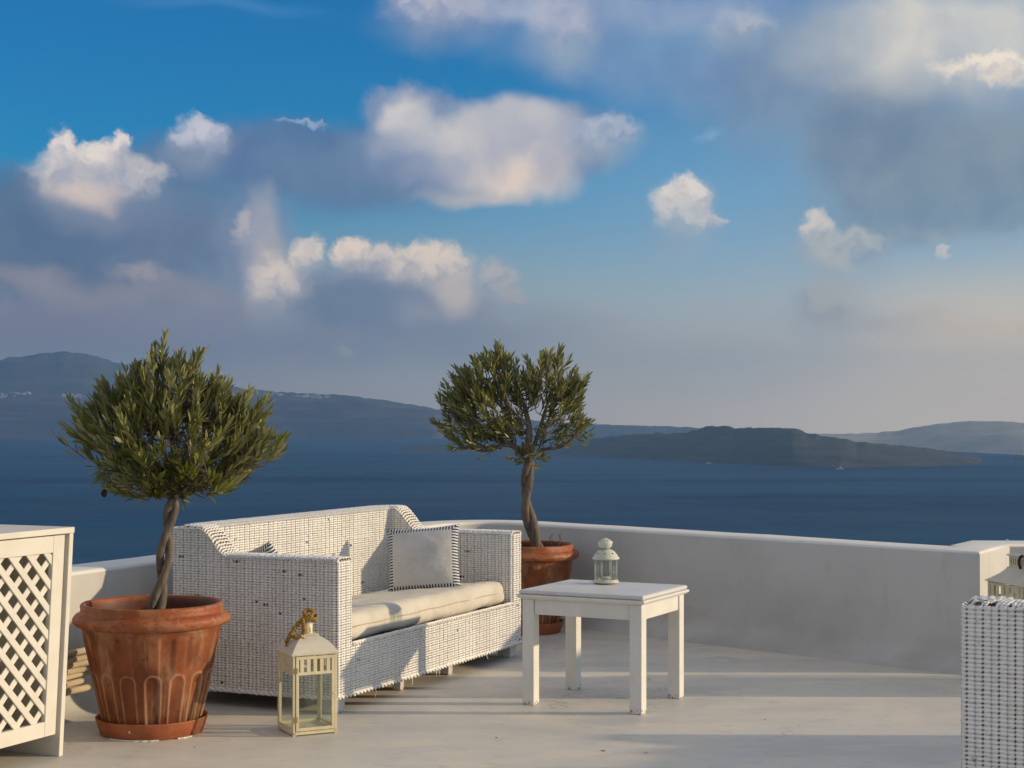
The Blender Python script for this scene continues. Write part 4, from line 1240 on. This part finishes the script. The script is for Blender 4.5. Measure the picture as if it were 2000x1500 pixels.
# ---------------------------------------------------------------- cabinet with lattice door
cab = empty('lattice_cabinet', (-1.672, 5.985, 0), TH, 'ivory painted cabinet with a diagonal lattice door at the left edge', 'cabinet')
CW, CD, CH = .92, .46, .853
FL = .052 / .853
def cb(name, x0, x1, y0, y1, z0, z1, m=CABPAINT, parent=cab, bev=.002, flare=(True, True)):
    """box whose y faces lean outward with height (front) when flared"""
    v = []
    for z in (z0, z1):
        for yi, y in enumerate((y0, y1)):
            for x in (x0, x1): v.append((x, y - (FL * z if flare[yi] else 0), z))
    b = MB(); b.add(v, [(0, 2, 3, 1), (4, 5, 7, 6), (0, 1, 5, 4), (2, 6, 7, 3), (0, 4, 6, 2), (1, 3, 7, 5)])
    return b.build(name, m, parent, bevel=bev)
cb('top_board', -CW, 0, -.004, CD, CH - .022, CH, flare=(True, False))
cb('end_panel', -.022, 0, 0, CD, 0, CH - .0225, flare=(True, False))
cb('end_panel', -CW, -CW + .022, 0, CD, 0, CH - .0225, flare=(True, False))
cb('back_panel', -CW + .023, -.023, CD - .012, CD - .002, .06, CH - .023, CABDARK, flare=(False, False))
cb('bottom_board', -CW + .023, -.023, .03, CD - .013, .085, .10, CABDARK, flare=(True, False))
def door(x0, x1):
    d0, d1 = .008, .030
    fr = MB()
    def fb(a, b_, z0, z1):
        v = []
        for z in (z0, z1):
            for y in (d0, d1):
                for x in (a, b_): v.append((x, y - FL * z, z))
        fr.add(v, [(0, 2, 3, 1), (4, 5, 7, 6), (0, 1, 5, 4), (2, 6, 7, 3), (0, 4, 6, 2), (1, 3, 7, 5)])
    zb_, zt_ = .086, CH - .027
    fb(x0, x0 + .06, zb_, zt_); fb(x1 - .06, x1, zb_, zt_); fb(x0 + .0605, x1 - .0605, zt_ - .062, zt_); fb(x0 + .0605, x1 - .0605, zb_, zb_ + .056)
    f = fr.build('door', CABPAINT, cab, bevel=.002)
    ox0, ox1, oz0, oz1 = x0 + .052, x1 - .052, zb_ + .05, zt_ - .055
    pitch, hw = .092, .0125
    for layer, (sg, ya) in enumerate(((-1, .013), (1, .0205))):
        c = (ox0 if sg > 0 else ox1)
        lo = (oz0 - sg * 0) ; k = -20
        for k in range(-24, 25):
            # line z = sg*(x - xm) + c0
            c0 = (oz0 + oz1) / 2 + k * pitch + (.02 if sg > 0 else 0)
            xm = (ox0 + ox1) / 2
            # clip centre line to the opening
            xs_ = []
            xa, xb = ox0, ox1
            za, zb2 = sg * (xa - xm) + c0, sg * (xb - xm) + c0
            t0, t1 = 0.0, 1.0
            dz = zb2 - za
            for (lim, s_) in ((oz0, 1), (oz1, -1)):
                q0 = (za - lim) * s_; q1 = (zb2 - lim) * s_
                if q0 < 0 and q1 < 0: t0 = 2; break
                if q0 < 0: t0 = max(t0, q0 / (q0 - q1))
                elif q1 < 0: t1 = min(t1, q0 / (q0 - q1))
            if t0 >= t1 - .03: continue
            A = Vector((xa + (xb - xa) * t0, 0, za + dz * t0)); B = Vector((xa + (xb - xa) * t1, 0, za + dz * t1))
            w = Vector((-sg * .7071, 0, .7071)) * hw
            v = []
            for yy in (ya, ya + .007):
                for p in (A - w, A + w, B + w, B - w): v.append((p.x, yy - FL * p.z, p.z))
            b = MB(); b.add(v, [(0, 1, 2, 3), (7, 6, 5, 4), (0, 4, 5, 1), (1, 5, 6, 2), (2, 6, 7, 3), (3, 7, 4, 0)])
            b.build('lattice_slat', CABPAINT, f, bevel=.001, seg=1)
door(-CW + .038, -.038)

# driftwood leaning behind the cabinet
dw = empty('driftwood_pile', (-1.95, 6.45, 0), 0, 'layered pile of bleached driftwood sticks behind the cabinet and the near pot', 'driftwood')
rd = random.Random(5)
for k in range(7):
    z1 = .118 + k * .0262; r0 = .0150 + rd.uniform(-.0015, .002)
    s0 = Vector((-2.16, 6.02, 0)); s1 = Vector((-1.80, 6.83, 0)) + E_ * rd.uniform(-.02, .07)
    pts = []
    for j in range(11):
        u = j / 10; p = s0.lerp(s1, u) + (-D_) * (.02 * math.sin(u * 3 + k) + rd.uniform(-.003, .003))
        zz = .014 + k * .025 + (z1 - .014 - k * .025) * min(1, u * 1.25) ** .8
        pts.append(p + Vector((0, 0, zz + rd.uniform(-.002, .002))) - dw.location)
    b = MB(); b.tube(pts, [r0 * (1.0 - .15 * abs(u / 10 - .5)) for u in range(10)] + [r0 * .8], 8)
    b.build('stick', DRIFT, dw)

# ---------------------------------------------------------------- pots
def pot(loc, rz, label, slabel, seed=1):
    t = empty('terracotta_pot', (loc[0], loc[1], .018), rz, label, 'plant pot', 'fluted terracotta pots')
    n, m = 324, 84; NF = 15
    V, A = [], []
    z0, z1 = .0, .424
    for j in range(m + 1):
        z = z0 + (z1 - z0) * j / m; u = j / m
        r = .184 + (.277 - .184) * u ** .93
        for i in range(n):
            a = 2 * math.pi * i / n
            ph = (a * NF / (2 * math.pi)) % 1 - .5; x = ph * (2 * math.pi * r / NF)   # metres from flute centre
            hwf = 2 * math.pi * r / NF * .31
            ztop = .207
            dr = 0; wear = 0
            # arch: inside for z<ztop with round head of radius hwf
            if z < ztop: dist = hwf - abs(x)
            else: dist = hwf - math.hypot(x, z - ztop)
            if u < .93:
                ridge_ = math.exp(-(dist / .0045) ** 2)
                ins = 1 / (1 + math.exp(-dist / .002))
                dr += .0050 * ridge_ - .0035 * ins
                wear += ridge_
                # upper flutes
                up = min(1, max(0, (z - ztop - .01) / .05)) * min(1, max(0, (.395 - z) / .02))
                cc = math.cos(2 * math.pi * (ph))
                dr += up * .0045 * (math.tanh(3 * cc)); wear += up * .35 * max(0, 1 - abs(cc) * 3)
            if u > .93: dr += .003 * math.sin(math.pi * (u - .93) / .07)
            wear += .35 * max(0, (u - .86) / .14)
            V.append(((r + dr) * math.cos(a), (r + dr) * math.sin(a), z)); A.append(wear)
    f = [(j * n + i, j * n + (i + 1) % n, (j + 1) * n + (i + 1) % n, (j + 1) * n + i) for j in range(m) for i in range(n)]
    f.append(tuple(reversed(range(n))))
    b = MB(); b.add(V, f, True, A); b.build('body', TERRA, t)
    prof = []
    for k in range(17):   # rolled collar
        a = R(-90 + 180 * k / 16); prof.append((.280 + .030 * math.cos(a), .438 + .026 * math.sin(a)))
    prof = [(.266, .4245), (.276, .4245)] + prof[1:-1] + [(.280, .467), (.279, .480), (.281, .494), (.276, .501), (.264, .501), (.258, .494), (.256, .46), (.248, .37)]
    b = MB(); V = []; nn = 160
    for (r, z) in prof:
        for i in range(nn):
            a = 2 * math.pi * i / nn
            w = mnoise.fractal(Vector((math.cos(a) * 2 + seed, math.sin(a) * 2, z * 20)), 1, 2, 4) * .0028
            V.append(((r + w) * math.cos(a), (r + w) * math.sin(a), z + w * .6))
    f = [(i * nn + k, i * nn + (k + 1) % nn, (i + 1) * nn + (k + 1) % nn, (i + 1) * nn + k) for i in range(len(prof) - 1) for k in range(nn)]
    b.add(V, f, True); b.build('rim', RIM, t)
    b = MB(); V = []; rings = 12; nn = 60
    V.append((0, 0, .392))
    for j in range(1, rings + 1):
        for i in range(nn):
            a = 2 * math.pi * i / nn; r = .2510 * j / rings
            V.append((r * math.cos(a), r * math.sin(a), .385 + .010 * mnoise.fractal(Vector((r * 30 * math.cos(a), r * 30 * math.sin(a), seed)), 1, 2, 3)))
    f = [(0, 1 + i, 1 + (i + 1) % nn) for i in range(nn)] + [(1 + (j - 1) * nn + i, 1 + j * nn + i, 1 + j * nn + (i + 1) % nn, 1 + (j - 1) * nn + (i + 1) % nn) for j in range(1, rings) for i in range(nn)]
    b.add(V, f, True); b.build('soil', SOIL, t)
    b = MB(); V = []
    prof = [(0, 0), (.196, 0), (.203, .004), (.208, .024), (.212, .028), (.214, .040), (.221, .060), (.222, .066), (.216, .067), (.208, .050), (.196, .017), (0, .017)]
    b.lathe(prof, 96); s = b.build('saucer', SAUCER); s.location = (loc[0], loc[1], 0)
    tag(s, slabel, 'saucer', 'terracotta saucers')
    return t
p1 = pot((-1.444, 6.45), .12, 'weathered terracotta pot with fluted sides holding the near olive tree', 'terracotta saucer under the near olive pot', 1)
p2 = pot((.085, 9.50), .5, 'terracotta pot in the parapet corner holding the far olive tree', 'terracotta saucer under the far olive pot by the parapet', 7)
# chipped paint round the near saucer's foot
b = MB(); nn = 40
for (a0, a1) in ((-128, -70), (-50, -30)):
    V = []; k_ = 14
    for i in range(k_ + 1):
        a = R(a0 + (a1 - a0) * i / k_); o = .006 + .008 * abs(math.sin(i * 1.7)) * math.sin(math.pi * i / k_)
        for r, z in ((.196, .004), (.205 + o, .005), (.206 + o, .001)): V.append((r * math.cos(a), r * math.sin(a), z))
    b.add(V, [(i * 3 + q, (i + 1) * 3 + q, (i + 1) * 3 + q + 1, i * 3 + q + 1) for i in range(k_) for q in (0, 1)])
c = b.build('paint_crust', WAX); c.location = (-1.444, 6.45, 0); tag(c, 'cracked white paint crust at the foot of the near saucer', 'paint crust')

# ---------------------------------------------------------------- olive trees
leafm = None
def leaf_geo(L=1.0, W=1.0):
    # lanceolate leaf along +x, rib folded, tip drooping slightly
    V = [(0, 0, 0), (.30, .094, .012), (.30, 0, -.012), (.30, -.094, .012), (.68, .090, .004), (.68, 0, -.022), (.68, -.090, .004), (1.0, 0, -.045)]
    F = [(0, 2, 1), (0, 3, 2), (1, 2, 5, 4), (2, 3, 6, 5), (4, 5, 7), (5, 6, 7)]
    return V, F
LV, LF = leaf_geo()
LVn = np.array(LV)
def olive_tree(name, base, trunk, rtrunk, S0, lobes, mains, ntw, label, seed, turns, extra=(), braid_w=1.0, singles=300):
    """base: world origin. trunk: centre line points (local). lobes: (x, z, rx, rz, y, ry, weight)"""
    rr = random.Random(seed)
    t = empty(name, base, 0, label, 'olive tree')
    # braided trunk
    TP = smooth_pts(trunk, 10)
    strands = 2
    b = MB(); n = len(TP)
    for s in range(strands):
        q = []; rad = []
        for i, p in enumerate(TP):
            u = i / (n - 1); an = 2 * math.pi * (turns * u) + s * 2 * math.pi / strands + S0
            amp = rtrunk * (1.12 - .32 * u) * braid_w
            q.append(p + Vector((math.cos(an) * amp, math.sin(an) * amp, 0)))
            rad.append(rtrunk * (1.02 - .26 * u) * (1 + .10 * mnoise.noise(Vector((u * 9, s * 3, seed)))) * (1 + .5 * max(0, .12 - u) / .12))
        b.tube(q, rad, 12)
    b.build('trunk', BARK, t)
    # main limbs
    nodes = []
    for mn in mains:
        P = smooth_pts(mn[0], 6); r0, r1 = mn[1], mn[2]
        P = [p + Vector((rr.uniform(-1, 1), rr.uniform(-1, 1), rr.uniform(-1, 1))) * (.003 if 0 < i < len(P) - 1 else 0) for i, p in enumerate(P)]
        b = MB(); b.tube(P, [r0 + (r1 - r0) * i / (len(P) - 1) for i in range(len(P))], 8); b.build('branch', BARK, t)
        nodes += [(p, r0 + (r1 - r0) * i / (len(P) - 1)) for i, p in enumerate(P)][3:]
    NP = np.array([tuple(p) for p, _ in nodes])
    leaves = []   # (pos, dir, up, length, width, var)
    tw = MB()
    wsum = sum(l[6] for l in lobes)
    def twig(p0, d, ln, nl, big=1.0):
        d = d.normalized(); a = Vector((rr.uniform(-1, 1), rr.uniform(-1, 1), rr.uniform(-.3, .3)))
        bend = (a - d * a.dot(d)) * .25 + Vector((0, 0, .25))
        pts = [p0 + d * ln * s + bend * ln * s * s * .5 for s in (0, .25, .5, .75, 1)]
        tw.tube(pts, [.0022, .0019, .0016, .0013, .0008], 4, False)
        side = d.cross(Vector((rr.uniform(-1, 1), rr.uniform(-1, 1), rr.uniform(-1, 1)))).normalized()
        tint = rr.random()
        for k in range(nl):
            s = .12 + .88 * (k + .5) / nl; i = min(3, int(s * 4)); p = pts[i].lerp(pts[i + 1], s * 4 - i)
            dl = (pts[i + 1] - pts[i]).normalized()
            for sg in (1, -1):
                if rr.random() < .10: continue
                out = (Matrix.Rotation(k * R(90) + rr.uniform(-.4, .4), 3, dl) @ side) * sg
                spread = rr.uniform(.35, .85) * (1.1 - .45 * s)
                ld = (dl + out * spread + Vector((0, 0, .12))).normalized()
                upv = (dl - ld * dl.dot(ld)); upv = (upv + Vector((rr.uniform(-1, 1), rr.uniform(-1, 1), rr.uniform(-1, 1))) * .35).normalized()
                L_ = rr.uniform(.042, .082) * (1 - .25 * max(0, s - .75) * 4 * .6) * big
                leaves.append((p, ld, upv, L_, rr.uniform(.85, 1.15), min(.999, max(0, .55 * tint + .45 * rr.random()))))
        # terminal leaf
        leaves.append((pts[-1], (pts[-1] - pts[-2]).normalized(), side, rr.uniform(.035, .05) * big, 1, rr.random()))
    cx0 = sum(l[0] * l[6] for l in lobes) / wsum; cz0 = sum(l[1] * l[6] for l in lobes) / wsum
    for _ in range(ntw):
        w = rr.uniform(0, wsum)
        for l in lobes:
            w -= l[6]
            if w <= 0: break
        x0, z0, rx, rz_, y0, ry, _w = l
        v = Vector((rr.gauss(0, 1), rr.gauss(0, 1), rr.gauss(0, 1))).normalized(); q = rr.uniform(.25, 1) ** .45
        p = Vector((x0 + v.x * rx * q, y0 + v.y * ry * q, z0 + v.z * rz_ * q))
        outw = Vector((p.x - trunk[-1][0], p.y * 1.0, (p.z - cz0) * .9 + .10)).normalized()
        d = (outw * .75 + v * .35 + Vector((0, 0, .80)) + Vector((rr.uniform(-1, 1), rr.uniform(-1, 1), rr.uniform(-1, 1))) * .28).normalized()
        ln = rr.uniform(.07, .13)
        pb = p - d * ln * .6
        # feeder from the nearest limb
        dd = np.linalg.norm(NP - np.array(pb), axis=1) + .6 * np.maximum(0, NP[:, 2] - pb.z)
        j = int(np.argmin(dd)); a = nodes[j][0]
        mid = a.lerp(pb, .5) + Vector((rr.uniform(-1, 1), rr.uniform(-1, 1), -.6)) * .018
        tw.tube([a, a.lerp(mid, .5) + Vector((0, 0, -.003)), mid, mid.lerp(pb, .55), pb], [.0042, .0036, .0031, .0027, .0022], 4, False)
        twig(pb, d, ln, rr.randint(5, 8))
    for _ in range(44):
        a = nodes[rr.randrange(len(nodes))][0]
        if abs(a.x - trunk[-1][0]) < .13: continue
        d = Vector((a.x - trunk[-1][0] + rr.uniform(-.1, .1), rr.uniform(-.5, .1), rr.uniform(-.35, -.05))).normalized()
        twig(a.copy(), d, rr.uniform(.06, .12), rr.randint(2, 4))
    for (p0, d, ln, nl) in extra: twig(Vector(p0), Vector(d), ln, nl)
    o = tw.build('twigs', BARK, t); tag(o, kind='stuff')
    # leaves nearest the viewer stay single parts, the others are one mass
    order = sorted(range(len(leaves)), key=lambda i: leaves[i][0].y)
    first = set(order[:singles])
    bl = MB(); me1 = None
    for i, (p, ld, up, L_, w_, var) in enumerate(leaves):
        x = ld; y = up.cross(x).normalized(); z = x.cross(y)
        M = np.array([[x.x, y.x, z.x], [x.y, y.y, z.y], [x.z, y.z, z.z]])
        if i in first:
            if me1 is None:
                k = MB(); k.add(LV, LF, True); ob = k.build('leaf', LEAF1, t); me1 = ob.data
            else:
                ob = bpy.data.objects.new('leaf', me1); COL.objects.link(ob); ob.parent = t
            ob.matrix_local = Matrix(((x.x, y.x, z.x, p.x), (x.y, y.y, z.y, p.y), (x.z, y.z, z.z, p.z), (0, 0, 0, 1))) @ Matrix.Diagonal((L_, L_ * w_, L_, 1))
        else:
            V = (LVn * np.array([L_, L_ * w_, L_])) @ M.T + np.array(p)
            bl.add(V.tolist(), LF, True, [var] * len(LV))
    fo = bl.build('foliage', LEAF, t); tag(fo, kind='stuff')
    return t
# near tree; one metre here spans about 487 photo pixels
k1 = 6.45 / F_
def T1(x, y, d=0.0): return Vector(((x - 297) * k1, d, 1.25 - .45 - (y - 820) * k1))
trunk1 = [T1(300, 1220), T1(303, 1196), T1(316, 1130, .01), T1(324, 1060, 0), T1(334, 1000, 0), T1(338, 975, 0)]
def LB(f, x, y, rx, ry, d=0.0, w=1.0, dep=.9):
    p = f(x, y); k = (k1 if f is T1 else k2); return (p.x, p.z, rx * k, ry * k, d, rx * k * dep, w)
lobes1 = [LB(T1, 340, 870, 150, 92, 0, 4.2), LB(T1, 232, 845, 82, 72, -.03, 1.7), LB(T1, 455, 870, 72, 70, .03, 1.5), LB(T1, 335, 778, 95, 55, 0, 2.0),
          LB(T1, 250, 785, 55, 42, .02, .8), LB(T1, 412, 790, 52, 45, -.02, .9), LB(T1, 470, 815, 42, 36, 0, .5), LB(T1, 318, 725, 22, 26, 0, .22),
          LB(T1, 355, 735, 38, 26, 0, .35), LB(T1, 300, 945, 85, 34, 0, .9), LB(T1, 395, 945, 80, 34, 0, .8), LB(T1, 180, 820, 28, 24, 0, .25), LB(T1, 520, 880, 26, 26, 0, .25)]
mains1 = []
for (x, y, d) in ((225, 905, -.06), (190, 860, .05), (260, 830, -.12), (300, 780, .05), (340, 760, -.04), (330, 850, .16), (400, 820, -.10), (440, 850, .10), (480, 890, -.04), (420, 920, -.16), (285, 900, .14), (285, 955, -.10)):
    a = T1(338, 978); e = T1(x, y, d); m1 = a.lerp(e, .35) + Vector((0, 0, .01)); m2 = a.lerp(e, .7) + Vector(((e.x - a.x) * .06, 0, -.012))
    mains1.append(([a, m1, m2, e], .0105, .0038))
olive_tree('olive_tree', (-1.444, 6.45, .45), trunk1, .0185, .6, lobes1, mains1, 430, 'near olive tree with braided trunk and broad dome crown in the left pot', 21, 1.75,
           extra=[(T1(180, 895, -.1), (-.5, 0, .35), .13, 3), (T1(318, 712), (.0, 0, 1), .09, 5)])
# the dried knot of a twig and one ripe olive in the near tree
nt_ = [o for o in bpy.data.objects if o.name == 'olive_tree'][0]
b = MB(); V = []
p = T1(228, 959, -.20)
b.lathe([(0, -.0165), (.006, -.015), (.0105, -.009), (.0125, 0), (.0105, .009), (.006, .0145), (0, .0165)], 14)
ov = b.build('olive_fruit', OLIVE, nt_); ov.location = p
b = MB(); b.tube([(0, 0, .016), (.004, 0, .03), (.02, .02, .05)], .0012, 4); b.build('stalk', BARK, ov)

k2 = 9.5 / F_
def T2(x, y, d=0.0): return Vector(((x - 1028) * k2, d, 1.25 - .45 - (y - 820) * k2))
trunk2 = [T2(1052, 1092), T2(1050, 1072), T2(1040, 1035, 0), T2(1028, 985, 0), T2(1030, 935, 0), T2(1035, 895, 0)]
lobes2 = [LB(T2, 950, 810, 78, 58, 0, 3.0), LB(T2, 955, 745, 62, 42, 0, 1.8), LB(T2, 905, 780, 42, 46, 0, 1.0), LB(T2, 1010, 765, 42, 40, .03, 1.1), LB(T2, 975, 712, 22, 20, 0, .35),
          LB(T2, 1070, 752, 50, 48, 0, 1.9), LB(T2, 1095, 790, 36, 34, 0, .8), LB(T2, 1078, 715, 26, 16, 0, .4), LB(T2, 870, 828, 20, 14, 0, .3), LB(T2, 930, 862, 60, 18, 0, .7),
          LB(T2, 1136, 836, 8, 9, 0, .10), LB(T2, 1124, 760, 12, 14, 0, .16), LB(T2, 1000, 840, 34, 24, 0, .5), LB(T2, 1060, 820, 34, 22, .05, .28), LB(T2, 1100, 835, 34, 24, 0, .45), LB(T2, 1112, 775, 22, 30, 0, .4), LB(T2, 1085, 860, 34, 12, 0, .22)]
mains2 = []
for pts, r0, r1 in (([(1032, 900, 0), (1012, 878, 0), (985, 868, -.02), (950, 880, -.04), (905, 872, -.05)], .022, .005), ([(1034, 900, 0), (1033, 860, 0), (1032, 825, 0), (1020, 780, .02), (1000, 730, .02)], .026, .006),
                    ([(1037, 900, 0), (1052, 880, -.02), (1080, 876, -.03), (1104, 868, -.04), (1122, 850, -.05), (1130, 838, -.05)], .012, .0035), ([(1034, 892, 0), (1050, 850, .04), (1065, 800, .05), (1080, 750, .04)], .015, .005),
                    ([(985, 868, -.02), (960, 830, .02), (945, 790, .02), (950, 740, .02)], .014, .005), ([(950, 880, -.04), (915, 850, -.08), (890, 815, -.08)], .010, .004), ([(960, 860, 0), (930, 820, .14), (925, 770, .15)], .010, .004),
                    ([(1052, 880, -.02), (1060, 850, -.10), (1085, 810, -.10), (1098, 780, -.08)], .008, .003), ([(1032, 830, 0), (1000, 800, -.14), (985, 765, -.14)], .011, .004)):
    mains2.append(([T2(*q) for q in pts], r0, r1))
ex2 = [(T2(1028 + rnd.uniform(-22, 22), 902 - abs(rnd.gauss(0, 5)), rnd.uniform(-.07, .05)), (rnd.uniform(-1, 1), rnd.uniform(-1, .4), rnd.uniform(-.5, .5)), .07, 4) for _ in range(12)]
olive_tree('olive_tree', (.085, 9.50, .45), trunk2, .027, 2.2, lobes2, mains2, 350, 'far olive tree with twisted trunk and two lobed crown in the parapet corner pot', 33, 1.4, extra=ex2, braid_w=.72)

b = MB(); b.box(3.30, 3.52, 7.22, 7.76, 0, .92); c = b.build('shade_block', PLASTER, None, bevel=.015); tag(c, 'unseen whitewashed block added past the right edge to shade the floor', 'shade_block')  # unseen block added to throw shade across the floor

# weeds in the far pot
for (x, y, h, lean, lab) in ((1080, 1043, .11, -.02, 'left of two thin weed sprouts in the far pot'), (1090, 1038, .13, .02, 'right of two thin weed sprouts in the far pot')):
    p = Vector(((x - 1000) / F_ * 9.45, 9.45, .452)); b = MB()
    b.tube([(0, 0, 0), (lean * .2, 0, h * .5), (lean, 0, h)], .0018, 5)
    w = b.build('weed_sprout', WEED); w.location = p; tag(w, lab, 'weed', 'weed sprouts in the far pot')
    for k in range(3):
        b = MB(); z = h * (.6 + .16 * k); sg = (-1) ** k
        b.add([(lean * .6, 0, z), (lean * .6 + sg * .008, .003, z + .014), (lean * .6 + sg * .010, 0, z + .034), (lean * .6 + sg * .003, -.003, z + .018)], [(0, 1, 2, 3)])
        b.build('leaf', WEED, w)

# litter on the floor
for k, (x, y, s, lab) in enumerate(((.318 * 5 * .66, 6.68, .010, 'dark crumb of leaf litter on the sunlit floor right of the table'), (1.17, 6.55, .012, 'brown crumb of litter on the floor before the armchair'),
        (.50, 6.02, .014, 'dark scrap of leaf on the floor under the side table front'), (-1.21, 6.12, .010, 'small dark crumb on the floor before the near pot'),
        (-.06, 6.30, .012, 'small dry leaf on the floor left of the table legs'), (.34, 6.05, .018, 'curled dry leaf on the floor near the bottom centre'))):
    b = MB(); r2 = random.Random(k)
    s *= .6
    V = [(s * math.cos(a) * r2.uniform(.6, 1.5), s * .5 * math.sin(a) * r2.uniform(.5, 1.2), .002 + .004 * r2.random()) for a in [i * math.pi / 3 for i in range(6)]] + [(0, 0, .006)]
    b.add(V, [(i, (i + 1) % 6, 6) for i in range(6)])
    o = b.build('dry_leaf', DRY); o.location = (x, y, 0); o.rotation_euler = (0, 0, r2.uniform(-.5, .5)); tag(o, lab, 'dry leaf', 'litter on the floor')
